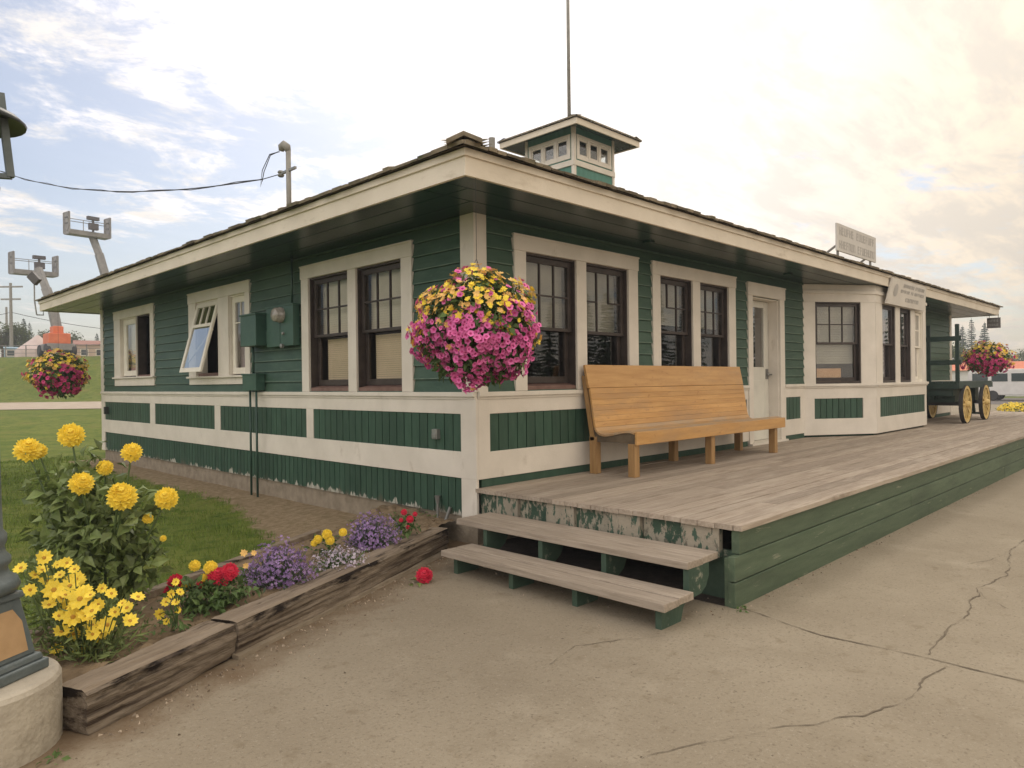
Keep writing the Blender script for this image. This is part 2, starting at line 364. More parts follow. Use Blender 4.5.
def double_hung(fr, ops, left, right, zmeet, muls, blinds, gms=None):
    w = casing(fr, ops, .912, ZH, left, right)
    for i, (a, b) in enumerate(ops):
        jamb(fr, a, b, .912, ZH, w); sillboard(fr, a+.012, b-.012, .914, w)
        zm = zmeet[i] if isinstance(zmeet, (list, tuple)) else zmeet
        sash(fr, a+.014, b-.014, zm-.02, ZH-.02, -.035, .05, .06, .035, mul=muls[i], parent=w, gm=gms[0] if gms else None)
        sash(fr, a+.014, b-.014, .985, zm+.02, -.085, .055, .035, .07, parent=w, gm=gms[1] if gms else None)
        for bl in blinds[i]: blind(fr, a+bl[0], b-bl[1], bl[2], bl[3], bl[4], w, bl[5])
    return w
double_hung(LEFT, WA, .925, 3.20, 1.60, [M32, M32], [[(.02, .10, .99, 1.56, -.17, blind_m), (.03, .03, 1.60, 2.27, -.16, blindpale_m)], [(.02, .12, .99, 1.56, -.17, blind_m), (.03, .03, 1.60, 2.27, -.16, blindpale_m)]], (west_glass_m, west_glass_m))
M_broken = [(1/3, 1/3, 0, 1), (2/3, 2/3, .5, 1), (0, 1/3, .5, .5), (2/3, 1, .5, .5)]
double_hung(FRONT, W1, .507, 2.63, [1.56, 1.55], [M32, M_broken], [[(.03, .03, 1.58, 2.27, -.16, greyblind_m)], [(.03, .03, 1.58, 2.27, -.16, greyblind_m)]])
M_b2 = [(1/3, 1/3, .5, 1), (2/3, 2/3, 0, 1), (1/3, 1, .5, .5)]
double_hung(FRONT, W2, 2.95, 5.08, 1.62, [M_b2, M32], [[(.03, .03, 1.72, 2.27, -.16, greyblind_m)], [(.03, .03, 1.72, 2.27, -.16, greyblind_m)]])

# middle west window, one sash propped open
w = casing(LEFT, WB, 1.15, ZH, 4.65, 6.83, sill=.13)
jamb(LEFT, 4.80, 5.34, 1.15, ZH, w, trim_m); jamb(LEFT, 5.71, 6.54, 1.15, ZH, w, trim_m)
MU3 = [(1/3, 1/3, .70, 1), (2/3, 2/3, .70, 1), (0, 1, .69, .69)]
sash(LEFT, 4.815, 5.325, 1.17, ZH-.02, -.02, .09, .09, .09, mul=[(.5, .5, .70, 1), (0, 1, .69, .69)], m=white_sash_m, parent=w)
tilt = Fr((0, 0, 0), (0, 1, 0), (-1, 0, 0))
f = MB(); L_ = 1.12; ang = math.asin(.29/L_)
class Tilt:
    def p(s, a, d, z):      # z measured down the sash from its top hinge
        return Vector((-.015 - math.sin(ang)*(-z) - math.cos(ang)*d, a, 2.295 + math.cos(ang)*z - math.sin(ang)*d*0 - .25*d*0))
T_ = Tilt()
aw = MB()
def tb(a0, a1, z0, z1, d0=-.035, d1=0): aw.box(T_, a0, a1, d0, d1, z0, z1)
tb(5.72, 5.79, -L_, 0); tb(6.46, 6.53, -L_, 0); tb(5.79, 6.46, -L_, -L_+.07); tb(5.79, 6.46, -.07, 0); tb(5.79, 6.46, -.40, -.35, -.034, -.001)
for q in (6.005, 6.235): tb(q, q+.025, -.35, -.07, -.03, -.004)
aw.build('open_sash', white_sash_m, w, bevel=.003)
g = MB(); g.quad(T_.p(5.78, -.018, -L_+.06), T_.p(6.47, -.018, -L_+.06), T_.p(6.47, -.018, -.06), T_.p(5.78, -.018, -.06)); g.build('pane', oldglass_m, w)
g = MB(); g.bar(T_.p(5.80, -.06, -.45), T_.p(6.40, -.06, -.95), .02, .02); g.build('stay_bar', white_sash_m, w)
g = MB(); g.box(LEFT, 5.72, 6.53, -.13, .004, 1.151, 1.20); g.build('sill', sill_m, w)
blind(LEFT, 4.83, 5.31, 1.2, 2.28, -.13, w, curtain_m)

# far west window
w = casing(LEFT, WC, 1.19, ZH, 8.42, 10.62, sill=.17)
jamb(LEFT, 8.60, 9.33, 1.19, ZH, w, brown_m); jamb(LEFT, 9.36, 10.25, 1.19, ZH, w, trim_m)
sash(LEFT, 9.375, 10.235, 1.21, ZH-.02, -.02, .17, .10, .10, m=white_sash_m, parent=w)
sash(LEFT, 8.62, 9.02, 1.25, 1.95, -.13, .05, .05, .05, m=white_sash_m, parent=w)
blind(LEFT, 9.40, 10.21, 1.25, 2.28, -.12, w, blindpale_m)
g = MB(); g.box(LEFT, 8.615, 9.315, -.13, .004, 1.191, 1.22); g.build('sill', sill_m, w)

# --- bay
B0, B1, B2, B3 = Vector((7.5, 0, 0)), Vector((8.65, -.78, 0)), Vector((11.60, -.78, 0)), Vector((12.75, 0, 0))
def frm(a, b):
    t = (b-a).normalized(); return Fr(a, t, Vector((t.y, -t.x, 0))), (b-a).length
FA, LA = frm(B0, B1); FB, LB = frm(B1, B2); FC, LC = frm(B2, B3)
bo = {0: [(.23, 1.10, .92, 2.30)], 1: [(.33, 1.06, .92, 2.30), (1.31, 1.98, .92, 2.30), (2.23, 2.75, .92, 2.30)], 2: [(.30, 1.15, .92, 2.30)]}
bt = MB(); bp_ = MB()
for k, (fr, ln) in enumerate(((FA, LA), (FB, LB), (FC, LC))):
    ops = bo[k]
    for p, q in free_spans(0, ln, [(o[0], o[1]) for o in ops]): bt.box(fr, p, q, -.10, .02, .905, 2.301)
    bt.box(fr, -.004, ln+.004, -.10, .021, 2.302, 2.60); bt.box(fr, -.012, ln+.012, .0, .045, 2.44, 2.50)
    bt.box(fr, -.02, ln+.02, -.02, .062, .862, .907); bt.box(fr, -.01, ln+.01, -.02, .042, .835, .861)
    bt.box(fr, -.004, ln+.004, -.10, .022, .655, .836); bt.box(fr, -.004, ln+.004, -.10, .022, .035, .31)
    e0, e1 = (.20, LA-.26) if k == 0 else (.17, LB-.10) if k == 1 else (.2, LC-.2)
    bt.box(fr, 0, e0, -.10, .0215, .309, .656); bt.box(fr, e1, ln, -.10, .0215, .309, .656)
    boards(bp_, fr, e0, e1, -.005, .31, .655, .12)
bt.build('bay_wall', trim_m, depot, bevel=.004); bp_.build('bay_panel', panel_m, depot, recalc=False)
g = MB(); pts = [B0, B1+Vector((0, .02, 0)), B2+Vector((0, .02, 0)), B3]
for a, b in zip(pts, pts[1:]): g.quad(a+Vector((0, .02, .0)), b+Vector((0, .02, 0)), b+Vector((0, .02, .035)), a+Vector((0, .02, .035)))
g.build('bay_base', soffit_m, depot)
def bay_window(fr, o, upper, gm=None, bl=None, m=None, st=.05, white=False):
    a, b, z0, z1 = o; c = MB()
    for p, q in ((a-.002, a+.02), (b-.02, b+.002)): c.box(fr, p, q, -.12, .004, z0-.01, z1)
    c.box(fr, a+.02, b-.02, -.12, .0035, z1-.02, z1+.002); c.box(fr, a+.02, b-.02, -.12, .0035, z0-.012, z0+.03)
    w = c.build('window', white_sash_m if white else brown_m, depot)
    zm = 1.60
    sash(fr, a+.022, b-.022, zm-.02, z1-.022, -.03, st, .05, .035, mul=upper, m=white_sash_m if white else brown_m, parent=w, gm=gm)
    sash(fr, a+.022, b-.022, z0+.032, zm+.02, -.07, st, .035, .06, m=white_sash_m if white else brown_m, parent=w, gm=gm)
    if bl: blind(fr, a+.03, b-.03, bl[0], bl[1], -.16, w, bl[2])
bay_window(FA, bo[0][0], M32, bl=(1.25, 2.27, greyblind_m))
for i, o in enumerate(bo[1]): bay_window(FB, o, [(.5, .5, 0, 1), (0, 1, .5, .5)] if i == 2 else [], bl=(.95, 2.27, curtain_m), white=(i == 2), gm=None)
bay_window(FC, bo[2][0], M32, bl=(.95, 2.27, blindpale_m))

# --- door
c = MB()
c.box(FRONT, 5.47, 5.61, -.02, .042, .02, 2.26); c.box(FRONT, 6.55, 6.71, -.02, .042, .02, 2.26)
c.box(FRONT, 5.45, 6.73, -.02, .05, 2.26, 2.43); c.box(FRONT, 5.44, 6.74, -.02, .06, 2.43, 2.455)
c.box(FRONT, 5.595, 5.625, -.17, .0, .02, 2.26); c.box(FRONT, 6.535, 6.565, -.17, .0, .02, 2.26); c.box(FRONT, 5.625, 6.535, -.17, .0, 2.235, 2.265)
c.box(FRONT, 5.47, 6.71, -.17, .09, .003, .035)
c.build('door_frame', trim_m, depot, bevel=.004)
d = MB(); D0 = -.155
d.box(FRONT, 5.63, 5.90, D0-.045, D0, .04, 2.23); d.box(FRONT, 6.38, 6.53, D0-.045, D0, .04, 2.23); d.box(FRONT, 5.90, 6.38, D0-.045, D0-.001, .04, 1.19); d.box(FRONT, 5.90, 6.38, D0-.045, D0-.001, 2.13, 2.23)
d.box(FRONT, 5.93, 6.35, D0-.001, D0+.01, .25, .98)
door = d.build('door', door_m, depot, bevel=.004)
g = MB(); g.quad(FRONT.p(5.89, D0-.02, 1.18), FRONT.p(6.39, D0-.02, 1.18), FRONT.p(6.39, D0-.02, 2.14), FRONT.p(5.89, D0-.02, 2.14)); g.build('pane', oldglass_m, door)
g = MB(); g.box(FRONT, 6.42, 6.50, D0, D0+.012, 1.0, 1.16); g.lathe([(.012, 0), (.012, .04), (.03, .05), (.032, .07), (.02, .085), (0, .086)], FRONT.p(6.46, D0+.09, 1.07), 12, axis='y'); g.build('handle', metal_m, door)

# --- eaves
so = MB()
def ringquads(mb, x0, x1, y0, y1, e, z, n=1):
    X0, X1, Y0, Y1 = x0-e, x1+e, y0-e, y1+e
    mb.quad((X0, Y0, z), (X1, Y0, z), (x1, y0, z), (x0, y0, z)); mb.quad((X1, Y0, z), (X1, Y1, z), (x1, y1, z), (x1, y0, z))
    mb.quad((X1, Y1, z), (X0, Y1, z), (x0, y1, z), (x1, y1, z)); mb.quad((X0, Y1, z), (X0, Y0, z), (x0, y0, z), (x0, y1, z))
ringquads(so, .0, Xe, .0, Ye, EAV-.02, ZS)
# thin board joints of the soffit
for k in range(12):
    y = -EAV+.075*(k+1)
    if y < -.05 and k in (3, 7): so.box(WORLD, -EAV+.03, Xe+EAV-.03, y-.004, y+.004, ZS-.003, ZS-.001); so.box(WORLD, y-.004, y+.004, y+.01, Ye+EAV-.03, ZS-.0035, ZS-.0012)
for x in (2.35, 6.1, 9.0, 13.4): so.box(WORLD, x, x+.10, -.40, -.30, ZS-.02, ZS-.001)
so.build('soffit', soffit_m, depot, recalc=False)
fa = MB(); ZF = 2.795
for (a0, a1, d0, d1, z0, z1) in ((0, 0, 0, .03, ZS-.012, ZF), (0, 0, .03, .05, ZF-.055, ZF+.004)):
    e = EAV
    fa.box(WORLD, -e-d1+.03, Xe+e+d1-.03, -e-d1+.03, -e-d0+.03, z0, z1); fa.box(WORLD, -e-d1+.03, Xe+e+d1-.03, Ye+e+d0-.03, Ye+e+d1-.03, z0, z1)
    fa.box(WORLD, -e-d1+.03, -e-d0+.03, -e-d0+.03, Ye+e+d0-.03, z0+.0005, z1-.0005); fa.box(WORLD, Xe+e+d0-.03, Xe+e+d1-.03, -e-d0+.03, Ye+e+d0-.03, z0+.0005, z1-.0005)
fa.build('fascia', fascia_m, depot, bevel=.003)

# --- roof: hip with rows of split shakes
TAN = math.tan(R(18.5)); OV = EAV+.05
def roofz(x, y): return ZF+.012 + TAN*min(x+OV, Xe+OV-x, y+OV, Ye+OV-y)
ro = MB()
RX0, RX1, RY0, RY1 = -OV, Xe+OV, -OV, Ye+OV; yc = (RY0+RY1)/2; hh = (RY1-RY0)/2
za = ZF+.006; zr = za+TAN*hh
p00, p10, p11, p01 = Vector((RX0, RY0, za)), Vector((RX1, RY0, za)), Vector((RX1, RY1, za)), Vector((RX0, RY1, za))
q0, q1 = Vector((RX0+hh, yc, zr)), Vector((RX1-hh, yc, zr))
ro.add([p00, p10, p11, p01, q0, q1], [(0, 1, 5, 4), (1, 2, 5), (2, 3, 4, 5), (3, 0, 4)])
roof = ro.build('roof', roof_m, depot, recalc=False)
sh = MB()
def shake(o, tx, up, w, ln, th, lift):
    n = Vector((-up.x*up.z, -up.y*up.z, 1)).normalized()
    n = tx.cross(up).normalized(); n = n if n.z > 0 else -n
    a = o + n*lift; vs = [a, a+tx*w, a+tx*w+up*ln, a+up*ln]
    vs += [vs[0]+n*th, vs[1]+n*th, vs[2]+n*.004, vs[3]+n*.004]
    sh.add(vs, [(0, 1, 5, 4), (4, 5, 6, 7), (1, 2, 6, 5), (0, 4, 7, 3)])
slope_y = Vector((0, 1, TAN)).normalized(); slope_x = Vector((1, 0, TAN)).normalized()
def shake_side(p0, tx, up, length, rows):
    for r in range(rows):
        run = r*.16
        x = run*.96*0 + run - .03
        while x < length-run:
            w = U(.08, .22); w = min(w, length-run-x+.02)
            shake(p0 + tx*x + up*(r*.165 - U(.012, .05)), tx, up, w-.008, .30, U(.018, .034) if r == 0 else U(.010, .020), .003+(.008 if r else U(0, .006)))
            x += w
shake_side(Vector((RX0, RY0, za)), Vector((1, 0, 0)), slope_y, RX1-RX0, 9)
shake_side(Vector((RX0, RY0, za)), Vector((0, 1, 0)), slope_x, RY1-RY0, 9)
for yy in (RX1,):
    pass
sh.build('roof_shakes', roof_m, roof, recalc=False)
hp = MB(); hd = Vector((1, 1, TAN)).normalized(); sdv = Vector((1, -1, 0)).normalized()
for k in range(42):
    b = Vector((RX0-.02, RY0-.02, za+.03)) + hd*(k*.20)
    n = hd.cross(sdv); n = n if n.z > 0 else -n
    for sgn in (-1, 1):
        side = (sdv*sgn*(.135 if k < 2 else .07) - Vector((0, 0, .033+U(0, .01))))
        v0 = b+n*.03; v1 = b+side+n*.012; v2 = v1+hd*.34-n*.022; v3 = v0+hd*.34-n*.028
        th = n*U(.022, .034)
        hp.add([v0, v1, v2, v3, v0+th, v1+th, v2+th*.3, v3+th*.3], [(0, 1, 5, 4), (4, 5, 6, 7), (1, 2, 6, 5), (0, 4, 7, 3), (2, 3, 7, 6), (0, 1, 2, 3)])
hp.build('hip_cap', roof_m, roof)
vp = MB(); x, y = 3.14, 3.0; vp.tube([(x, y, roofz(x, y)-.1), (x, y, 4.80)], .05, 12); vp.build('vent_pipe', pole_m, roof)

# --- cupola
cup = MB(); CX0, CX1, CY0, CY1 = 7.55, 8.98, 5.0, 6.43
CF = [Fr((CX0, CY0, 0), (1, 0, 0), (0, -1, 0)), Fr((CX0, CY1, 0), (0, -1, 0), (-1, 0, 0)), Fr((CX1, CY0, 0), (0, 1, 0), (1, 0, 0)), Fr((CX1, CY1, 0), (-1, 0, 0), (0, 1, 0))]
LW = 1.43
wins = [(.17, .49), (.555, .875), (.94, 1.26)]
cops = [(a, b, 5.98, 6.36) for a, b in wins]
for fr in CF: flat(cup, fr, 0, LW, 4.4, 6.72, cops, 0)
cupola = cup.build('cupola', teal_m, depot)
ct = MB()
for fr in CF:
    ct.box(fr, -.022, LW+.022, 0, .04, 5.74, 5.86)
    for p, q in free_spans(.09, LW-.09, [(a, b) for a, b in wins]): ct.box(fr, p, q, -.05, .02, 5.97, 6.37)
    ct.box(fr, .09, LW-.09, -.05, .021, 6.362, 6.44); ct.box(fr, .09, LW-.09, -.05, .021, 5.90, 5.978)
    ct.box(fr, -.02, .055, 0, .024, 4.4, 5.74); ct.box(fr, LW-.055, LW+.02, 0, .024, 4.4, 5.74); ct.box(fr, -.02, .055, 0, .024, 5.86, 6.7); ct.box(fr, LW-.055, LW+.02, 0, .024, 5.86, 6.7)
ct.build('cupola_trim', trim_m, cupola, bevel=.003)
for fr in CF:
    for a, b in wins:
        g = MB(); st = .035
        g.box(fr, a, a+st, -.03, .0, 5.98, 6.36); g.box(fr, b-st, b, -.03, 0, 5.98, 6.36); g.box(fr, a+st, b-st, -.03, 0, 5.98, 6.02); g.box(fr, a+st, b-st, -.03, 0, 6.325, 6.36)
        g.box(fr, a+st, b-st, -.02, -.012, 6.02, 6.325, 1)
        g.build('cupola_window', [trim_m, glass_m], cupola)
cr = MB(); co_ = .44; cx, cy = (CX0+CX1)/2, (CY0+CY1)/2; hw = LW/2+co_; ct2 = .30
def pyr(z, h, half): return [Vector((cx-half, cy-half, z)), Vector((cx+half, cy-half, z)), Vector((cx+half, cy+half, z)), Vector((cx-half, cy+half, z)), Vector((cx, cy, z+h))]
v = pyr(6.575, ct2*(hw+.03), hw+.03); cr.add(v, [(0, 1, 4), (1, 2, 4), (2, 3, 4), (3, 0, 4)])
for fr0, fr1 in ((0, 1), (1, 2), (2, 3), (3, 0)):
    a, b = v[fr0], v[fr1]; t = (b-a).normalized(); n = Vector((t.y, -t.x, 0)); k = 0
    L0 = (b-a).length; x = 0
    while x < L0:
        ww = min(U(.1, .2), L0-x); cr.add([a+t*x+n*.02+Vector((0, 0, .0)), a+t*(x+ww-.006)+n*.02, a+t*(x+ww-.006)-n*.2+Vector((0, 0, .055)), a+t*x-n*.2+Vector((0, 0, .055)),
              a+t*x+n*.02+Vector((0, 0, .03)), a+t*(x+ww-.006)+n*.02+Vector((0, 0, .03)), a+t*(x+ww-.006)-n*.2+Vector((0, 0, .075)), a+t*x-n*.2+Vector((0, 0, .075))], [(0, 1, 5, 4), (4, 5, 6, 7)]); x += ww
cr.build('cupola_roof', roof_m, cupola, recalc=False)
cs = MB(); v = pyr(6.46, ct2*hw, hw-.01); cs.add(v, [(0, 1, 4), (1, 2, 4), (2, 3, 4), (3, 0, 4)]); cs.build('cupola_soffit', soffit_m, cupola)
cf = MB()
for k, (a0, a1) in enumerate(((cx-hw, cx+hw),)):
    cf.box(WORLD, cx-hw, cx+hw, cy-hw, cy-hw+.03, 6.44, 6.57); cf.box(WORLD, cx-hw, cx+hw, cy+hw-.03, cy+hw, 6.44, 6.57)
    cf.box(WORLD, cx-hw, cx-hw+.03, cy-hw+.03, cy+hw-.03, 6.4405, 6.5695); cf.box(WORLD, cx+hw-.03, cx+hw, cy-hw+.03, cy+hw-.03, 6.4405, 6.5695)
cf.build('cupola_fascia', fascia_m, cupola, bevel=.003)

# --- electrical boxes on the west wall
g = MB(); g.box(LEFT, 4.08, 4.54, .03, .22, 1.53, 1.95); g.box(LEFT, 4.06, 4.56, .03, .235, 1.94, 1.965); g.build('breaker_box', boxgreen_m, depot, bevel=.006)
g = MB(); g.box(LEFT, 3.26, 3.97, .03, .12, 1.50, 2.02); g.box(LEFT, 3.60, 3.615, .12, .126, 1.50, 1.80); g.box(LEFT, 3.24, 3.99, .03, .13, 2.01, 2.03)
mb_ = g.build('meter_box', boxgreen_m, depot, bevel=.006)
g = MB(); g.lathe([(0, -.235), (.075, -.23), (.09, -.21), (.092, -.16), (.10, -.155), (.10, -.12)], LEFT.p(3.56, 0, 1.90), 24, axis='x'); g.build('meter_dial', mat('meter_glass', (.24, .22, .19), (.36, .33, .28), 30, .12, spec=.6), mb_, smooth=True)
g = MB(); g.lathe([(.0, -.15), (.02, -.145), (.022, -.12)], LEFT.p(3.50, 0, 1.66), 10, axis='x'); g.lathe([(.0, -.16), (.03, -.155), (.03, -.12)], LEFT.p(3.52, 0, 1.50), 10, axis='x'); g.build('seal_knob', metal_m, mb_)
g = MB(); g.box(LEFT, 4.22, 4.63, .03, .16, .93, 1.15); g.box(LEFT, 4.20, 4.65, .03, .17, 1.14, 1.16); g.build('junction_box', boxgreen_m, depot, bevel=.006)
for nm, a, z0, z1, dd in (('conduit', 4.52, -.60, .94, .10), ('conduit', 4.27, -.62, .94, .13), ('conduit', 4.45, 1.15, 1.54, .08), ('conduit', 3.37, 2.02, ZS, .07)):
    g = MB(); g.tube([LEFT.p(a, dd, z0), LEFT.p(a, dd, z1)], .015, 10); g.build(nm, conduit_m, depot, smooth=True)
g = MB(); g.box(LEFT, 3.98, 4.10, .03, .08, 1.56, 1.72); g.build('conduit_link', conduit_m, depot)
g = MB(); g.box(LEFT, .52, .60, .0, .06, .44, .54); g.box(LEFT, .53, .59, .06, .07, .45, .50); g.build('outlet_box', metal_m, depot, bevel=.006)
g = MB(); g.tube([LEFT.p(.53, .05, -.34), LEFT.p(.53, .05, -.16)], .012, 8); g.tube([LEFT.p(.53, .05, -.2), LEFT.p(.53, .05, -.12)], [.016, .03], 8)
g.build('faucet_pipe', metal_m, depot)
g = MB(); g.tube([LEFT.p(.40, .06, -.36), LEFT.p(.36, .03, -.22)], .016, 8); g.build('drain_stub', metal_m, depot)
g = MB(); g.box(LEFT, 11.10, 11.17, .01, .09, .45, .60); g.build('outlet_box', mat('dark_box', (.03, .035, .03), None, 5), depot, bevel=.006)

# ------------------------------------------------------------------ roof-mounted and hung things
fp = MB(); fx, fy = 8.27, 5.72; fp.tube([(fx, fy, 6.95), (fx, fy, 9.5), (fx, fy, 12.4)], [.042, .036, .026], 10)
fp.lathe([(.10, 0), (.10, .03), (.05, .05), (.05, .12)], (fx, fy, 7.02), 12)
tag(fp.build('flagpole', pole_m, None, smooth=True, loc=(fx, fy, 7.0)), 'thin bare grey flagpole standing on top of the roof cupola', 'flagpole')
ms = thing('service_mast', 'grey electrical service mast rising through the west side of the roof', 'mast', (-.1, 3.36, 3.1))
g = MB(); g.tube([(0, 0, -.2), (0, 0, .88)], .032, 10); g.build('pipe', pole_m, ms, smooth=True)
g = MB(); g.tube([(0, 0, .86), (-.01, .015, .92), (-.03, .05, .95), (-.04, .09, .93), (-.04, .11, .88)], [.034, .05, .055, .05, .03], 10); g.build('weather_head', pole_m, ms, smooth=True)
g = MB(); g.bar((0, -.18, .62), (0, .22, .62), .03, .03); g.lathe([(.03, 0), (.045, .02), (.03, .04), (.045, .06), (.03, .08)], (0, .2, .58), 10); g.build('bracket', metal_m, ms)
wi = MB(); A = Vector((-.1, 3.56, 3.70)); Bp = deep(-60, 140, 19)
def sag(a, b, s, n=24): return [a.lerp(b, t/n) - Vector((0, 0, s*4*(t/n)*(1-t/n))) for t in range(n+1)]
A = Vector((-.16, 3.95, 3.72))
cab = sag(A, Bp, .62); wi.tube(cab, .008, 6)
cab2 = [p + Vector((0, 0, .02*math.sin(i*1.7))) for i, p in enumerate(cab)]; wi.tube(cab2, .006, 5)
wi.tube([Vector((-.16, 3.51, 3.98)), Vector((-.18, 3.68, 3.97)), Vector((-.18, 3.86, 3.80)), Vector((-.17, 3.94, 3.69)), A], .006, 6)
wi.tube([Vector((-.15, 3.50, 3.98)), Vector((-.16, 3.74, 4.0)), Vector((-.16, 3.95, 3.84)), Vector((-.16, 4.02, 3.62)), A], .006, 6)
wi.tube([Vector((-.1, 3.56, 3.72)), A], .006, 5)
tag(wi.build('service_cable', wire_m, None), 'twisted overhead power cable sagging from the roof mast to the left', 'cable')

def glyphs(mb, fr, a0, a1, z, h, d, words, mi=0):
    """illegible small lettering: one row of letter strokes, split into words"""
    n = sum(words)+len(words)-1; w = (a1-a0)/n; a = a0
    for wi_, wd in enumerate(words):
        for k in range(wd):
            st = w*.17; l, r = a+w*.10, a+w*.88
            t = random.randrange(5)
            mb.box(fr, l, l+st, d, d+.003, z, z+h, mi)
            if t in (0, 1, 3): mb.box(fr, r-st, r, d, d+.003, z, z+h, mi)
            if t in (0, 2, 4): mb.box(fr, l+st, r-st, d, d+.003, z+h-st*1.2, z+h, mi)
            if t in (1, 2, 4): mb.box(fr, l+st, r-st, d, d+.003, z+h*.45, z+h*.45+st*1.2, mi)
            if t in (2, 3): mb.box(fr, l+st, r-st, d, d+.003, z, z+st*1.2, mi)
            a += w
        a += w
def words_row(fr, a0, a1, z, h, d, words, m, parent):
    n = sum(words)+len(words)-1; w = (a1-a0)/n; a = a0
    for wd in words:
        g = MB(); glyphs(g, fr, a, a+w*wd, z, h, d, [wd]); g.build('lettering', m, parent); a += w*(wd+1)
signp_m = mat('sign_board', (.50, .47, .43), (.56, .53, .48), 3, .6, .05)
signt_m = mat('sign_letter', (.37, .35, .32), (.43, .405, .37), 5, .7)
rs = thing('roof_sign', 'pale two-line lettered board standing on short legs on the front roof edge', 'sign', (8.34, -.6, 2.95))
RF = Fr((0, 0, 0), (1, 0, 0), (0, -1, 0))
g = MB(); g.box(RF, -.92, .93, -.015, .015, .13, .58); g.build('board', signp_m, rs, bevel=.004)
for z, wd in ((.40, [6, 8]), (.18, [7, 8])):
    words_row(RF, -.84, .84, z, .13, .016, wd, signt_m, rs)
for a in (-.78, .76):
    g = MB(); g.box(RF, a-.02, a+.02, -.045, -.016, -.06, .3); g.bar((a, .03, .25), (a, .32, .06), .03, .03); g.build('leg', pole_m, rs)
hs = thing('fascia_sign', 'cream board with round emblem and small lettering hung on the front eave', 'sign', (9.98, -.98, 2.75))
g = MB(); g.add([(-1.02, .0, 0), (1.02, .0, -.0), (1.22, .09, -.45), (-1.08, .09, -.45), (-1.02, .028, 0), (1.02, .028, 0), (1.22, .118, -.45), (-1.08, .118, -.45)], [(0, 1, 2, 3), (4, 5, 6, 7), (0, 1, 5, 4), (1, 2, 6, 5), (2, 3, 7, 6), (3, 0, 4, 7)])
g.build('board', mat('fascia_sign_paint', (.56, .52, .46), (.62, .58, .51), 3, .6, .05), hs)
SF = Fr((0, 0, 0), (1, 0, 0), (0, -1, .0))
class SFr:
    def p(s, a, d, z): return Vector((a, .09*(-z/.45) - d, z))
SFR = SFr()
for a in ((-.35, .92, -.12, .06, .002, [9, 8]), (-.45, .95, -.22, .055, .002, [8, 2, 9]), (-.1, .7, -.36, .07, .002, [9])):
    words_row(SFR, *a, signt_m, hs)
g = MB(); 
vs = [Vector((-.72+.11*math.cos(k*math.pi/10), -.004-.05*(.2+.13*math.sin(k*math.pi/10)*0)/.43, -.2+.11*math.sin(k*math.pi/10))) for k in range(20)]
vs = [Vector((v.x, .09*(-v.z/.45)-.004, v.z)) for v in vs]; g.add(vs, [tuple(range(20))]); g.build('emblem', signt_m, hs)
es = thing('eave_sign', 'small dark square sign hanging below the far right eave corner', 'sign', (17.6, -.83, 2.59))
g = MB(); g.box(EAST if False else Fr((0, 0, 0), (0, 1, 0), (-1, 0, 0)), -.15, .15, -.02, .02, -.33, -.06); g.build('board', mat('dark_sign', (.12, .11, .105), (.17, .155, .145), 8, .6), es, bevel=.004)
g = MB(); glyphs(g, Fr((0, 0, 0), (0, -1, 0), (-1, 0, 0)), -.12, .12, -.17, .06, .021, [4]); glyphs(g, Fr((0, 0, 0), (0, -1, 0), (-1, 0, 0)), -.12, .12, -.28, .06, .021, [5]); g.build('lettering', mat('sign_letter_pale', (.35, .34, .32), None), es)
for a in (-.1, .1):
    g = MB(); g.tube([(0, a, -.06), (0, a, .03)], .006, 6); g.build('hook', wire_m, es)
bx = thing('cardboard_box', 'low tan cardboard box on the sill inside the bay side window', 'box', FA.p(.66, -.28, .93))
def bxf(mb, a0, a1, d0, d1, z0, z1): 
    fr = Fr((0, 0, 0), FA.t, FA.n); mb.box(fr, a0, a1, d0, d1, z0, z1)
g = MB(); bxf(g, -.27, .20, -.09, .09, .0, .24); g.build('carton', mat('cardboard', (.50, .27, .12), (.58, .33, .16), 6, .7), bx, bevel=.004)
g = MB(); bxf(g, -.30, .30, -.12, .12, -.03, -.002); g.build('ledge', sill_m, bx)

# ================================================================== PLATFORM, STEPS
def y_on(u, x=0.0, v=520):
    r = ray(u, v); return CAM.y + r.y*((x-CAM.x)/r.x)
DW = 2.67; GZ = -.55
deck = thing('boardwalk_deck', 'weathered plank platform with green boarded sides along the depot front', 'deck', (0, 0, 0))
g = MB(); yy = -.012
while yy > -DW-.0:
    w = .138; y1 = max(yy-w, -DW-.03); x = -.035
    while x < 19.5:
        ln = U(2.6, 4.9) if x > 0 else U(1.0, 4.5); x1 = min(x+ln, 19.6)
        dz = U(-.003, .002); g.box(WORLD, x+.002, x1-.002, y1+.003, yy-.003, -.036+dz, dz, jit=.0012); x = x1
    yy -= w
    if yy < -DW+.03: break
g.build('plank', deckwood_m, deck, recalc=False)
g = MB()
g.box(FRONT, .035, 19.5, DW-.05, DW-.004, -.20, -.038)
for k in range(7): pass
for z0, z1, xs, d in ((-.375, -.206, -.095, .004), (-.56, -.380, -.10, .008)):
    x = xs
    while x < 19.5:
        x1 = min(x+U(3.2, 4.8), 19.5); g.box(FRONT, x+.002, x1-.002, DW-.045, DW+d, z0, z1, jit=.002); x = x1
g.build('side_board', deckskirt_m, deck, bevel=.004)
g = MB(); g.box(WORLD, 19.44, 19.5, -DW+.05, -.05, -.55, -.04); g.build('end_board', deckskirt_m, deck)
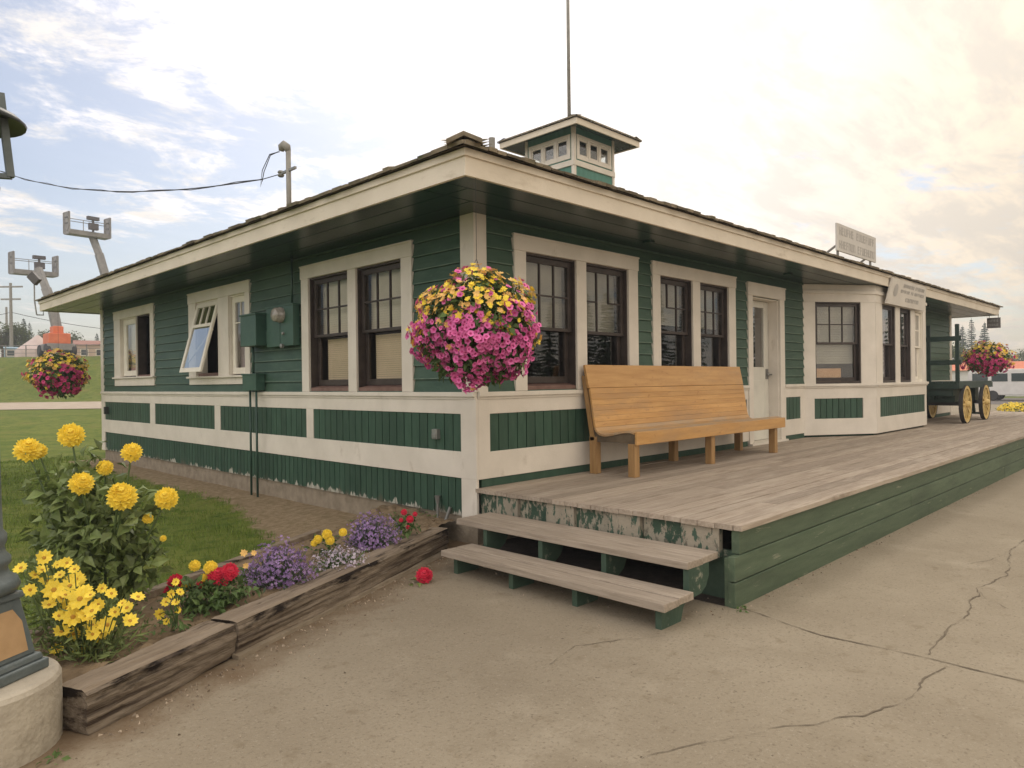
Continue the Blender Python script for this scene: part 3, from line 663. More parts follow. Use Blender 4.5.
# west end: worn posts with recessed panels
pe = [(681, 719), (609, 640), (546.5, 574), (497, 518)]; re_ = [(641, 681), (574, 609), (518, 546.5), (478, 497)]
for a, b in pe:
    g = MB(); g.box(WORLD, -.005, .05, y_on(b), y_on(a), -.25, -.037); g.build('post', peel2_m, deck, bevel=.003)
for a, b in re_:
    g = MB(); ya, yb = y_on(b), y_on(a); g.box(WORLD, .035, .06, ya, yb, -.26, -.037); g.build('riser_panel', peel_m, deck)
g = MB(); g.box(WORLD, .055, .085, -DW+.05, -2.30, -.55, -.20); g.build('end_board', stringer_m, deck)
g = MB(); g.box(WORLD, -.012, .05, -DW+.002, -DW+.06, -.20, -.038); g.box(WORLD, -.09, -.06, -DW+.03, -DW+.075, -.55, -.22); g.build('corner_post', deckskirt_m, deck, bevel=.003)
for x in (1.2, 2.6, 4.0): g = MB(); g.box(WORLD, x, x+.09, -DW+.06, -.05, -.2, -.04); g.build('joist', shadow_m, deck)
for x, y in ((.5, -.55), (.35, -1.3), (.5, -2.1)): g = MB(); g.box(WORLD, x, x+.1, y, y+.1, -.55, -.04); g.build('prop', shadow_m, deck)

steps = thing('wooden_steps', 'pair of open weathered plank steps on green brackets at the platform end', 'steps', (-.4, -1.5, GZ))
def SB(*a): return [a[0]+.4, a[1]+.4, a[2]+1.5, a[3]+1.5, a[4]-GZ, a[5]-GZ]
for x0, x1, y0, y1, z in ((-.475, -.07, -2.545, -.25, -.19), (-.84, -.49, -2.60, -.47, -.37)):
    g = MB(); xm = (x0+x1)/2
    a = SB(x0, xm-.004, y0, y1, z-.048, z); g.box(WORLD, *a, jit=.003)
    a = SB(xm+.004, x1, y0+.006, y1, z-.048, z); g.box(WORLD, *a, jit=.003)
    g.build('tread', stepwood_m, steps, bevel=.005)
prof = [(-.785, -.552), (-.785, -.417), (-.455, -.417), (-.455, -.237), (-.20, -.237), (-.20, -.32), (-.24, -.39), (-.30, -.425), (-.50, -.44), (-.53, -.47), (-.56, -.552)]
for u in (658, 574.5, 511, 456):
    yc_ = y_on(u, -.785, 590); yc_ = max(yc_, -2.56); g = MB(); n = len(prof)
    vs = [(x+.4, yc_+s+1.5, z-GZ) for s in (-.022, .022) for x, z in prof]
    fs = [tuple(range(n)), tuple(range(n, 2*n))] + [(i, (i+1) % n, n+(i+1) % n, n+i) for i in range(n)]
    g.add(vs, fs); g.build('bracket', stringer_m, steps)

# ================================================================== BENCH
bench = thing('station_bench', 'long varnished pine station bench with high slatted back on the platform', 'bench', (3.25, -.45, 0))
BX0, BX1 = 1.52-3.25, 5.03-3.25
def yl(y): return y+.45
pr = [(-.742, .466), (-.69, .480), (-.635, .481), (-.58, .474), (-.525, .462), (-.47, .449), (-.415, .438), (-.36, .431), (-.305, .436), (-.262, .458), (-.235, .50)]
seatg = MB()
def slat(mb, a, b, th, x0, x1):
    a = Vector((0, yl(a[0]), a[1])); b = Vector((0, yl(b[0]), b[1])); t = (b-a).normalized(); n = Vector((0, t.z, -t.y)); a = a+t*.0005; b = b-t*.0005
    vs = []
    for x in (x0, x1):
        for p in (a, b, b+n*th, a+n*th): vs.append(Vector((x, p.y, p.z)))
    mb.add(vs, [(0, 1, 2, 3), (4, 5, 6, 7), (0, 1, 5, 4), (1, 2, 6, 5), (2, 3, 7, 6), (3, 0, 4, 7)])
for a, b in zip(pr, pr[1:]): slat(seatg, a, b, .024, BX0, BX1)
seatg.build('seat', seat_m, bench, bevel=.002)
bk = MB(); q = [(-.235, .50), (-.222, .56), (-.213, .62), (-.204, .68), (-.195, .74), (-.186, .80), (-.177, .86), (-.167, .925)]
for a, b in zip(q, q[1:]): slat(bk, a, b, .024, BX0+.004, BX1-.004)
slat(bk, (-.172, .928), (-.118, 1.18), .030, BX0-.02, BX1-.01)
bk.build('backrest', bench_m, bench, bevel=.002)
g = MB(); g.box(WORLD, BX0-.003, BX1+.004, yl(-.775), yl(-.744), .335, .470); g.build('front_board', bench_m, bench, bevel=.006)
for x in (BX0+.02, -.06, BX1-.07):
    g = MB(); xa, xb = x, x+.05
    pf = [(-.742, .345), (-.742, .455), (-.69, .455), (-.58, .448), (-.47, .423), (-.36, .405), (-.30, .41), (-.25, .44), (-.215, .52), (-.13, 1.10), (-.07, 1.10), (-.14, .50), (-.17, .345)]
    n = len(pf); vs = [(xx, yl(y), z) for xx in (xa, xb) for y, z in pf]
    g.add(vs, [tuple(range(n)), tuple(range(n, 2*n))]+[(i, (i+1) % n, n+(i+1) % n, n+i) for i in range(n)]); g.build('end_frame', benchend_m, bench)
for x in (BX0+.0, -.17, BX1-.26):
    g = MB(); g.box(WORLD, x, x+.085, yl(-.742), yl(-.655), 0, .345); g.build('leg', benchleg_m, bench, bevel=.004)
    g = MB(); g.add([(x+sx, yl(y), z) for sx in (0, .085) for y, z in ((-.24, 0), (-.15, 0), (-.15, .40), (-.24, .40))], [(0, 1, 2, 3), (4, 5, 6, 7), (0, 1, 5, 4), (1, 2, 6, 5), (2, 3, 7, 6), (3, 0, 4, 7)]); g.build('leg', benchleg_m, bench, bevel=.004)
    g = MB(); g.bar((x+.03, yl(-.19), .36), (x+.03, yl(-.075), 1.06), .05, .06); g.build('back_post', benchleg_m, bench)

# ================================================================== BAGGAGE CART
cartgreen = mat('cart_green', (.010, .026, .020), (.018, .042, .033), 4, .5, .1)
cartyel = mat('cart_yellow', (.55, .38, .12), (.62, .45, .18), 5, .5, .1)
tyre_m = mat('iron_tyre', (.02, .02, .02), (.035, .032, .03), 9, .6, .1)
cart = thing('baggage_cart', 'dark green wooden baggage cart with yellow spoked wheels parked beyond the bay', 'cart', (14.0, -.6, 0))
def CL(x, y, z): return Vector((x-14.0, y+.6, z))
g = MB()
for k in range(8): g.box(WORLD, -1.5, 1.72, -.53+k*.1325, -.53+k*.1325+.128, .86, .895)
g.build('bed', cartgreen, cart, bevel=.003)
g = MB(); g.box(WORLD, -1.5, 1.72, -.55, -.49, .75, .86); g.box(WORLD, -1.5, 1.72, .49, .55, .75, .86); g.box(WORLD, -1.5, -1.44, -.49, .49, .75, .858); g.box(WORLD, 1.66, 1.72, -.49, .49, .75, .858)
g.box(WORLD, -1.3, 1.3, -.06, .06, .52, .62); g.box(WORLD, -1.1, -.7, -.40, .40, .45, .75); g.box(WORLD, .68, 1.04, -.40, .40, .45, .75); g.box(WORLD, -1.42, -.5, -.44, .44, .60, .75)
g.build('frame', cartgreen, cart)
g = MB()
for y in (-.53, -.0, .53): g.box(WORLD, -1.46, -1.39, y-.035, y+.035, .75, 2.1)
for z in (1.75, 1.25): g.box(WORLD, -1.455, -1.40, -.60, .60, z, z+.1)
g.build('rack', cartgreen, cart, bevel=.003)
def wheel(name, c, r, parent):
    fr_ = MB()
    fr_.lathe([(r-.075, -.03), (r-.012, -.032), (r-.012, .032), (r-.075, .03), (r-.075, -.03)], c, 32, axis='y')
    hub = MB(); hub.lathe([(0, -.10), (.05, -.10), (.075, -.05), (.08, .05), (.06, .09), (0, .09)], c, 16, axis='y')
    o = fr_.build('wheel', cartyel, parent)
    sp = MB()
    for k in range(12):
        a = 2*math.pi*k/12; dv = Vector((math.cos(a), 0, math.sin(a))); sp.bar(Vector(c)+dv*.06, Vector(c)+dv*(r-.07), .035, .03, up=(0, 1, 0))
    sp.build('spokes', cartyel, o); hub.build('hub', cartyel, o)
    t = MB(); t.lathe([(r-.012, -.04), (r, -.04), (r, .04), (r-.012, .04)], c, 32, axis='y'); t.build('tyre', tyre_m, o)
for x in (13.12, 14.87):
    for y in (-1.15, -.05): wheel('wheel', CL(x, y, .41), .41, cart)
    g = MB(); g.bar(CL(x, -1.12, .41), CL(x, -.08, .41), .06, .07); g.build('axle', tyre_m, cart)
g = MB(); g.bar((1.70, -.10, .78), (2.02, -.10, .12), .06, .06); g.bar((2.02, -.3, .10), (2.02, .10, .10), .05, .05); g.build('drawbar', cartgreen, cart)

# ================================================================== GROUND
def ss(a, b, x):
    t = max(0., min(1., (x-a)/(b-a))); return t*t*(3-2*t)
def gz(x, y):
    dep = (x-CAM.x)*.71+(y-CAM.y)*.704; lat = (x-CAM.x)*.704-(y-CAM.y)*.71
    m = 1-ss(-13, -4, lat); z = -.6
    z += m*(.5*ss(12, 36, dep)+.22*ss(36, 44, dep)+3.3*ss(44.5, 55, dep))
    if -1.6 < x < .6 and -.5 < y < 12.5: z += .09*(1-ss(0.05, 1.1, -x))*ss(-.2, 1.0, y)*(1-ss(11.5, 12.5, y))
    return z
TDIR = Vector((.917, .399, 0)).normalized(); TN = Vector((-TDIR.y, TDIR.x, 0)); TP = Vector((-3.66, -1.42, 0))
def lineside(x, y): return (Vector((x, y, 0))-TP).dot(TN)
def lines(bands):
    out = []
    for a, b, s in bands:
        x = a
        while x < b: out.append(x); x += s
    return out
xs = lines([(-140, -60, 12), (-60, -10, 2), (-10, 2, .3), (2, 80, 2), (80, 260, 15)]); ys = lines([(-160, -40, 12), (-40, -2, 3), (-2, 14, .3), (14, 110, 1.6), (110, 300, 15)])
vs = [(x, y, gz(x, y)+ (.010*math.sin(x*3.1+y*1.7)*math.sin(y*2.3) if -10 < x < 0 and -2 < y < 14 else 0)) for y in ys for x in xs]
fs = []
for j in range(len(ys)-1):
    for i in range(len(xs)-1):
        a = j*len(xs)+i; fs.append((a, a+1, a+1+len(xs), a+len(xs)))
g = MB(); g.add(vs, fs)
grass_m = mat('mown_lawn', (.10, .135, .024), (.16, .18, .04), 1.3, .95, .6, 60, spec=.1)
blend(grass_m, (.045, .085, .014), 5, .5, .7); blend(grass_m, (.20, .165, .055), .45, .55, .75, seed=3)
# bare soil mask from a per-vertex ground-cover attribute
nt = grass_m.node_tree; N = nt.nodes; L = nt.links; b = N['Principled BSDF']; old = b.inputs['Base Color'].links[0].from_socket
at_ = N.new('ShaderNodeAttribute'); at_.attribute_name = 'bare'; nz = N.new('ShaderNodeTexNoise'); nz.inputs['Scale'].default_value = 3.5; nz.inputs['Detail'].default_value = 8
tc = N.new('ShaderNodeTexCoord'); L.new(tc.outputs['Object'], nz.inputs['Vector'])
ad = N.new('ShaderNodeMath'); ad.operation = 'ADD'; L.new(at_.outputs['Fac'], ad.inputs[0]); L.new(nz.outputs['Fac'], ad.inputs[1])
mr = N.new('ShaderNodeMapRange'); mr.inputs['From Min'].default_value = .90; mr.inputs['From Max'].default_value = 1.10; L.new(ad.outputs[0], mr.inputs['Value'])
cr = N.new('ShaderNodeValToRGB'); cr.color_ramp.elements[0].color = (.20, .15, .085, 1); cr.color_ramp.elements[1].color = (.29, .22, .14, 1); cr.color_ramp.elements[0].position = .35; cr.color_ramp.elements[1].position = .65
n2 = N.new('ShaderNodeTexNoise'); n2.inputs['Scale'].default_value = 14; n2.inputs['Detail'].default_value = 8; L.new(tc.outputs['Object'], n2.inputs['Vector']); L.new(n2.outputs['Fac'], cr.inputs['Fac'])
mx = N.new('ShaderNodeMixRGB'); L.new(mr.outputs[0], mx.inputs['Fac']); L.new(old, mx.inputs['Color1']); L.new(cr.outputs[0], mx.inputs['Color2']); L.new(mx.outputs[0], b.inputs['Base Color'])
def bare(x, y):
    v = 0
    if y > -1 and y < 12.6 and x < 1:
        e = .46+.80*(1-ss(.6, 5.0, y)); v = 1-ss(e-.28, e+.35, -x)
    return v
lawn = g.build('lawn', grass_m, None, smooth=True, recalc=False); struct(lawn)
atr = lawn.data.attributes.new('bare', 'FLOAT', 'POINT'); atr.data.foreach_set('value', [bare(v[0], v[1]) for v in vs])

# pavement
pave_m = mat('worn_pavement', (.252, .211, .150), (.308, .262, .190), 1.1, .9, .35, 90, spec=.2, detail=9)
blend(pave_m, (.19, .154, .104), .55, .50, .72, detail=10); blend(pave_m, (.345, .297, .22), 1.6, .58, .8, seed=4, detail=10)
blend(pave_m, (.185, .15, .104), 55, .55, .70, seed=7, detail=4); blend(pave_m, (.335, .292, .222), 70, .57, .72, seed=9, detail=4); blend(pave_m, (.10, .08, .055), 24, .68, .72, seed=15, detail=4); blend(pave_m, (.20, .16, .105), 7, .58, .74, seed=12, detail=12)
# dirt washed along the timber edging
nt = pave_m.node_tree; N = nt.nodes; L = nt.links; b = N['Principled BSDF']; old = b.inputs['Base Color'].links[0].from_socket
tc = N.new('ShaderNodeTexCoord'); dp = N.new('ShaderNodeVectorMath'); dp.operation = 'DOT_PRODUCT'; sb = N.new('ShaderNodeVectorMath'); sb.operation = 'SUBTRACT'; sb.inputs[1].default_value = (TP.x, TP.y, 0)
L.new(tc.outputs['Object'], sb.inputs[0]); L.new(sb.outputs[0], dp.inputs[0]); dp.inputs[1].default_value = (-TN.x, -TN.y, 0)
mr = N.new('ShaderNodeMapRange'); mr.inputs['From Min'].default_value = -.1; mr.inputs['From Max'].default_value = .55; mr.inputs['To Min'].default_value = .62; mr.inputs['To Max'].default_value = 0; L.new(dp.outputs['Value'], mr.inputs['Value'])
nz = N.new('ShaderNodeTexNoise'); nz.inputs['Scale'].default_value = 3; nz.inputs['Detail'].default_value = 9; nz.inputs['Roughness'].default_value = .7; L.new(tc.outputs['Object'], nz.inputs['Vector'])
ad = N.new('ShaderNodeMath'); ad.operation = 'ADD'; L.new(mr.outputs[0], ad.inputs[0]); L.new(nz.outputs['Fac'], ad.inputs[1])
m2 = N.new('ShaderNodeMapRange'); m2.inputs['From Min'].default_value = .70; m2.inputs['From Max'].default_value = 1.05; m2.inputs['To Max'].default_value = .8; L.new(ad.outputs[0], m2.inputs['Value'])
mx = N.new('ShaderNodeMixRGB'); mx.inputs['Color2'].default_value = (.15, .098, .055, 1); L.new(m2.outputs[0], mx.inputs['Fac']); L.new(old, mx.inputs['Color1']); L.new(mx.outputs[0], b.inputs['Base Color'])
g = MB()
far = TP - TDIR*40
pv = [(.3, .45), (TP.x+TDIR.x*3.75+TN.x*.15, TP.y+TDIR.y*3.75+TN.y*.15), (far.x+TN.x*.15, far.y+TN.y*.15), (far.x, -60), (42, -60), (42, 40), (17.2, 40), (17.2, .3)]
g.add([(x, y, GZ) for x, y in pv], [tuple(range(len(pv)))]); struct(g.build('pavement', pave_m, None, recalc=False))
road_m = mat('grey_asphalt', (.11, .095, .085), (.15, .13, .115), 2, .9, .2, 60)
g = MB(); g.quad((42.1, -60, GZ+.004), (56, -60, GZ+.004), (56, 60, GZ+.004), (42.1, 60, GZ+.004)); struct(g.build('road', road_m, None))
# gravel track across the far lawn
g = MB(); la = [-60+2*k for k in range(26)]; de = [36+.875*k for k in range(9)]
def dl(dep, lat): return (CAM.x+dep*.71+lat*.704, CAM.y+dep*.704-lat*.71)
vs = []; fs = []
for d_ in de:
    for l_ in la: x, y = dl(d_, l_); vs.append((x, y, gz(x, y)+.03))
for j in range(len(de)-1):
    for i in range(len(la)-1): a = j*len(la)+i; fs.append((a, a+1, a+1+len(la), a+len(la)))
g.add(vs, fs); struct(g.build('gravel_track', mat('gravel_track', (.36, .29, .22), (.44, .37, .29), 1.5, .95, .3, 30), None))
g = MB(); g.quad((-.10, -2.60, GZ+.004), (19, -2.60, GZ+.004), (19, -.02, GZ+.004), (-.10, -.02, GZ+.004)); struct(g.build('shade_soil', mat('shade_soil', (.022, .017, .013), (.045, .034, .025), 12, .95, .4), None))  # soil sheet coloured near-black to stand in for the shade under the deck
# joints and cracks in the pavement
crack_m = mat('crack_dirt', (.12, .095, .065), (.18, .145, .10), 8, .95)
def crack(pts, w, wob, mb, seg=.035):
    P = []
    for a, b in zip(pts, pts[1:]):
        a = Vector(a); b = Vector(b); n = max(2, int((b-a).length/seg))
        for k in range(n): P.append(a.lerp(b, k/n))
    off = 0; L_, R_ = [], []
    for i, p in enumerate(P):
        t = (P[min(i+1, len(P)-1)]-P[max(i-1, 0)]).normalized(); n = Vector((-t.y, t.x, 0)); off = off*.93+U(-wob, wob)*(2.2 if i % 3 == 0 else 1)
        ww = w*max(.08, .75+.8*math.sin(i*.37+w*900)*math.sin(i*.11)+U(-.5, .5)); c = p+n*off; L_.append(c+n*ww/2); R_.append(c-n*ww/2)
    vs = [(v.x, v.y, GZ+.004) for v in L_+R_]; n = len(P)
    mb.add(vs, [(i, i+1, n+i+1, n+i) for i in range(n-1)])
g = MB()
G2 = lambda u, v: onz(u, v, GZ).to_2d().to_3d()
joint = [Vector((-.05, -2.7, 0)), G2(820, 635), G2(935, 660), Vector((-.19, -4.6, 0)), Vector((-.2, -9, 0))]
crack(joint, .010, .004, g, .05)
crack([Vector((-.9, -1.0, 0)), Vector((-.86, -2.6, 0))], .0, 0, g) if False else None
crack([Vector((12, -3.9, 0)), G2(1023, 540), G2(1008, 552), G2(1002, 575), G2(975, 588), G2(962, 614), G2(940, 630), G2(928, 657)], .008, .009, g)
crack([G2(1008, 552), G2(990, 560), G2(960, 566)], .003, .008, g); crack([G2(975, 588), G2(985, 600), G2(1010, 610)], .003, .008, g)
crack([G2(942, 667), G2(925, 680), G2(912, 697), G2(880, 706), G2(862, 716), G2(835, 718), G2(810, 727), G2(765, 732)], .007, .008, g)
crack([G2(765, 732), G2(700, 742), G2(620, 768), Vector((-3.2, -3.1, 0))], .0035, .006, g)
crack([Vector((-.86, -2.62, 0)), Vector((-1.35, -2.3, 0)), Vector((-1.7, -2.4, 0))], .004, .006, g)
crack([Vector((3.5, -2.75, 0)), Vector((3.6, -3.8, 0)), Vector((4.4, -6, 0))], .003, .005, g)
struct(g.build('pavement_crack', crack_m, None, recalc=False))
# loose crumbs along the edging and the deck foot
g = MB()
def crumb(mb, c, s):
    vs = [Vector(c)+Vector((U(-s, s), U(-s, s), z)) for z in (0, 0, 0)]+[Vector(c)+Vector((U(-s, s)*.6, U(-s, s)*.6, s*U(.5, 1.1))) for _ in range(2)]
    mb.add(vs, [(0, 1, 3), (1, 4, 3), (1, 2, 4), (2, 0, 3), (2, 3, 4)])
for k in range(420):
    s = U(0, 3.7); d_ = abs(random.gauss(0, .16)); p = TP+TDIR*s-TN*(d_+.02); crumb(g, (p.x, p.y, GZ), U(.004, .014))
for k in range(160): crumb(g, (U(-.1, 8), -DW-.02-abs(random.gauss(0, .04)), GZ), U(.004, .014))
for k in range(140): crumb(g, (U(-.85, .0), U(-2.75, -.3), GZ), U(.004, .014))
for k in range(130):
    p = onz(U(100, 1000), U(600, 768), GZ); crumb(g, (p.x, p.y, GZ), U(.003, .007))
tag(g.build('gravel', mat('crumbs', (.16, .115, .075), (.40, .33, .25), 40, .9, island=.35), None, recalc=False), 'loose crumbs of soil and gravel lying on the pavement', 'gravel', kind='stuff')

# ================================================================== EDGING AND BED
timber_m = mat('old_timber', (.20, .155, .11), (.29, .235, .175), 4, .9, .5, 30, (.6, 7, 7), spec=.15)
blend(timber_m, (.035, .027, .02), 3.2, .55, .63, (.45, 3, 7), seed=2); blend(timber_m, (.40, .31, .22), 3, .6, .8, (.6, 5, 5), seed=6)
split_m = mat('split_timber_face', (.15, .12, .088), (.27, .22, .165), 4, .95, .6, 30, (.6, 7, 7), spec=.1)
blend(split_m, (.065, .048, .036), 3.2, .46, .60, (.35, 3, 10), seed=8)
blend(split_m, (.022, .017, .014), 2.9, .50, .60, (.9, 2, 4), zlo=.27, zhi=-.08, seed=2, detail=10)
def timber(a, b, label, rough):
    ln = (b-a).length; g = MB(); nl = int(ln/.035); W, H = .215, .200
    ring = []
    for k in range(6): ring.append((k/6*W, H))
    for k in range(9): ring.append((W, H-k/9*H))
    for k in range(6): ring.append((W-k/6*W, 0))
    for k in range(9): ring.append((0, k/9*H))
    n = len(ring); gro = {k: U(0, 1) for k in range(n)}; vs = []; ph = [U(0, 6) for _ in range(6)]
    walk = [0]*n
    for i in range(nl+1):
        x = ln*i/nl; e = min(x, ln-x)
        for k, (d, z) in enumerate(ring):
            walk[k] = walk[k]*.8+U(-.004, .004)*rough
            dd, zz = d, z; dent = walk[k]
            if d >= W-1e-6 or d <= 1e-6:      # faces: long splits along the grain
                s = math.sin(z*95+ph[0]+.5*math.sin(x*3+ph[1])); 
                if s > .72 and 0 < z < H: dent -= .012*rough*(.5+.5*math.sin(x*2.2+ph[2]))
            corner = (d in (0, W)) and abs(z-H) < 1e-6
            if corner: dent -= .010+.006*rough*max(0, math.sin(x*4+ph[3])); 
            sx = 1 if d > W/2 else -1
            dd += sx*dent*(1 if d in (0, W) else 0); zz += dent*(.6 if z > H-1e-6 else 0)
            if zz < .06 and d >= W-1e-6: dd -= max(0, .035*rough*math.sin(x*2.7+ph[4]))*(1-zz/.06)
            if e < .03: dd = W/2+(dd-W/2)*.96; zz = H/2+(zz-H/2)*.97
            vs.append((x, -(dd), zz))
    fs = [(i*n+k, i*n+(k+1) % n, (i+1)*n+(k+1) % n, (i+1)*n+k) for i in range(nl) for k in range(n)]
    fs += [tuple(range(n)), tuple(range(nl*n, nl*n+n))]
    g.add(vs, fs); g.m = [0 if k < 6 else 1 for i in range(nl) for k in range(n)]+[1, 1]; o = g.build('edging_timber', [timber_m, split_m], None)
    o.location = a; o.rotation_euler = (0, 0, math.atan2(b.y-a.y, b.x-a.x)); tag(o, label, 'timber'); return o
def tp(s, d=0): p = TP+TDIR*s+TN*d; return Vector((p.x, p.y, 0))
o1 = tp(0, .205); e1 = tp(.925, .215)
timber(Vector((o1.x, o1.y, -.548)), Vector((e1.x, e1.y, -.548)), 'short rotten edging timber with blackened split face, beside the lamp plinth', 1.3)
o2 = tp(.93, .20); e2 = tp(3.66, .225)
timber(Vector((o2.x, o2.y, -.535)), Vector((e2.x, e2.y, -.545)), 'long weathered edging timber in front of the flowers, ending at the steps', .8)
g = MB(); kf = Fr((TP.x, TP.y, 0), TDIR, -TN); g.box(kf, .92, 3.60, -.03, .025, -.56, -.522, jit=.006); struct(g.build('kerb', mat('kerb_concrete', (.20, .16, .11), (.29, .24, .175), 6, .9, .3), None))

soil_m = mat('bed_soil', (.15, .108, .066), (.25, .185, .115), 9, .95, .6, 40, spec=.1)
g = MB(); nu, nv = 60, 16; vs = []
for j in range(nv+1):
    for i in range(nu+1):
        s = i/nu; t = j/nv
        f = Vector((-3.95, -1.34, 0)).lerp(Vector((-.02, .30, 0)), s); bk_ = Vector((-4.35, -.72, 0)).lerp(Vector((-.02, 1.52, 0)), s)
        p = f.lerp(bk_, t); z = -.372+U(-.012, .012)+.05*ss(.75, 1, s)+.02*math.sin(s*17+t*5)
        if j == nv: z -= .24
        if i == 0: z -= .24
        vs.append((p.x, p.y, z))
g.add(vs, [(j*(nu+1)+i, j*(nu+1)+i+1, (j+1)*(nu+1)+i+1, (j+1)*(nu+1)+i) for j in range(nv) for i in range(nu)])
struct(g.build('bed_soil', soil_m, None, smooth=False, recalc=False))
g = MB(); a = Vector((-4.2, -.70, 0)); b_ = Vector((-1.15, .88, 0)); fr = Fr((a.x, a.y, 0), b_-a, (-(b_-a).y, (b_-a).x, 0)); g.box(fr, 0, (b_-a).length, 0, .07, -.62, -.335, jit=.008)
tag(g.build('edging_board', timber_m, None, bevel=.006), 'thin grey edging board behind the flower bed, next to the lawn', 'board')

# grass blades on the near lawn
blade_m = mat('grass_blade', (.10, .165, .026), (.19, .24, .05), 3, .7, island=.3, spec=.2, trans=.25)
g = MB(); cnt = 0
bd0 = Vector((-4.35, -.72, 0)); bdd = (Vector((-.02, 1.52, 0))-bd0); bdn = Vector((-bdd.y, bdd.x, 0)).normalized()
while cnt < 60000:
    y = -.5+14*random.random()**1.5; x = -5.2+5.2*random.random()
    if (Vector((x, y, 0))-bd0).dot(bdn) < .08: continue
    bb = bare(x, y)+.35*math.sin(x*5+y*3)*math.sin(y*4.3-x*2)*.6
    if bb > .55 or random.random() < bb*.9: cnt += .3; continue
    cnt += 1; z = gz(x, y)-.008; cl = .5+.5*math.sin(x*4.3+1.7*math.sin(y*3.1))*math.sin(y*2.9+1.3*math.sin(x*5)); h = U(.02, .06)*(.7+.9*cl)*(1.9 if random.random() < .03 else 1); a = U(0, 6.28); w = U(.002, .0045)*(1+y*.12); dx, dy = math.cos(a)*w, math.sin(a)*w; lx, ly = U(-.03, .03), U(-.03, .03)
    g.add([(x-dx, y-dy, z), (x+dx, y+dy, z), (x+lx, y+ly, z+h)], [(0, 1, 2)])
tag(g.build('grass', blade_m, None, recalc=False), 'short green lawn grass between the flower bed and the depot wall', 'grass', kind='stuff')

# ================================================================== PLANTS
def leaf(mb, p, d, n, ln, w, fold=.25, mi=0):
    """one folded leaf of six points"""
    d = d.normalized(); s = d.cross(n)
    if s.length < 1e-4: s = Vector((1, 0, 0))
    s.normalize(); n = s.cross(d)
    m = p+d*ln*.45-n*0.0; tip = p+d*ln-n*ln*.18
    a = m+s*w/2+n*w*fold; b = m-s*w/2+n*w*fold
    mb.add([p, a, m, b, tip], [(0, 1, 2), (0, 2, 3), (1, 4, 2), (2, 4, 3)], mi)
def rdir():
    while True:
        v = Vector((U(-1, 1), U(-1, 1), U(-1, 1)))
        if .05 < v.length < 1: return v.normalized()
def petal(mb, c, d, n, ln, w, cup=.0, mi=0):
    d = d.normalized(); s = d.cross(n).normalized()
    mb.add([c, c+d*ln*.6+s*w/2+n*cup*ln*.6, c+d*ln+n*cup*ln*1.1, c+d*ln*.6-s*w/2+n*cup*ln*.6], [(0, 1, 2, 3)], mi)
def daisy(mb, c, n, r, np_=9, disc=True):
    n = n.normalized(); a = n.cross(Vector((0, 0, 1)) if abs(n.z) < .9 else Vector((1, 0, 0))).normalized(); b = n.cross(a); ph = U(0, 6)
    for k in range(np_):
        an = ph+2*math.pi*k/np_+U(-.12, .12); petal(mb, c, a*math.cos(an)+b*math.sin(an), n, r*U(.85, 1.1), r*.62, U(.05, .3), 0)
    if disc:
        for k in range(6): mb.add([c+n*r*.16, c+n*r*.08+(a*math.cos(k*1.047)+b*math.sin(k*1.047))*r*.24, c+n*r*.08+(a*math.cos(k*1.047+1.047)+b*math.sin(k*1.047+1.047))*r*.24], [(0, 1, 2)], 1)
def pompom(mb, c, n, r, rows=6, mi=0):
    n = n.normalized(); a = n.cross(Vector((0, 0, 1)) if abs(n.z) < .9 else Vector((1, 0, 0))).normalized(); b = n.cross(a)
    core = [c+n*r*.78]+[c+(a*math.cos(k*.785)+b*math.sin(k*.785))*r*q+n*r*h for q, h in ((.40, .66), (.66, .30)) for k in range(8)]
    mb.add(core, [(0, 1+k, 1+(k+1) % 8) for k in range(8)]+[(1+k, 1+(k+1) % 8, 9+(k+1) % 8, 9+k) for k in range(8)], mi)
    for k in range(7):
        an = k*.9; rad = a*math.cos(an)+b*math.sin(an); mb.add([c+n*r*.72, c+n*r*.95+rad*r*.02, c+n*r*.90+rad*r*.24, c+n*r*.95+(a*math.cos(an+1)+b*math.sin(an+1))*r*.16], [(0, 1, 2, 3)], mi)
    for q in range(rows):
        th = .12+q*(1.75/(rows-1)); m = max(5, int(4+13*math.sin(min(th, 1.57))))
        for k in range(m):
            an = 2*math.pi*(k+.5*(q % 2))/m+U(-.08, .08)
            rad = a*math.cos(an)+b*math.sin(an); out = rad*math.sin(th)+n*math.cos(th)
            tang = rad*math.cos(th)-n*math.sin(th)
            base = c+out*r*.45; tip = c+out*r*U(.92, 1.08)+tang*r*.10
            s = out.cross(tang).normalized()*r*.19
            mid = base.lerp(tip, .6)
            mb.add([base, mid+s-tang*r*.02, tip, mid-s-tang*r*.02], [(0, 1, 2, 3)], mi)
def petunia(mb, c, n, r, mi=0, mi2=1):
    n = n.normalized(); a = n.cross(Vector((0, 0, 1)) if abs(n.z) < .9 else Vector((1, 0, 0))).normalized(); b = n.cross(a); ph = U(0, 6)
    rim = []
    for k in range(10):
        an = ph+2*math.pi*k/10; rr = r*(1.06 if k % 2 else .84); rim.append(c+(a*math.cos(an)+b*math.sin(an))*rr+n*U(-.05, .12)*r)
    ce = c-n*r*.55; mid = [c-n*r*.12+(v-c)*.42 for v in rim]
    mb.add(rim+mid, [(k, (k+1) % 10, 10+(k+1) % 10, 10+k) for k in range(10)], mi)
    mb.add(mid+[ce], [(k, (k+1) % 10, 10) for k in range(10)], mi2)

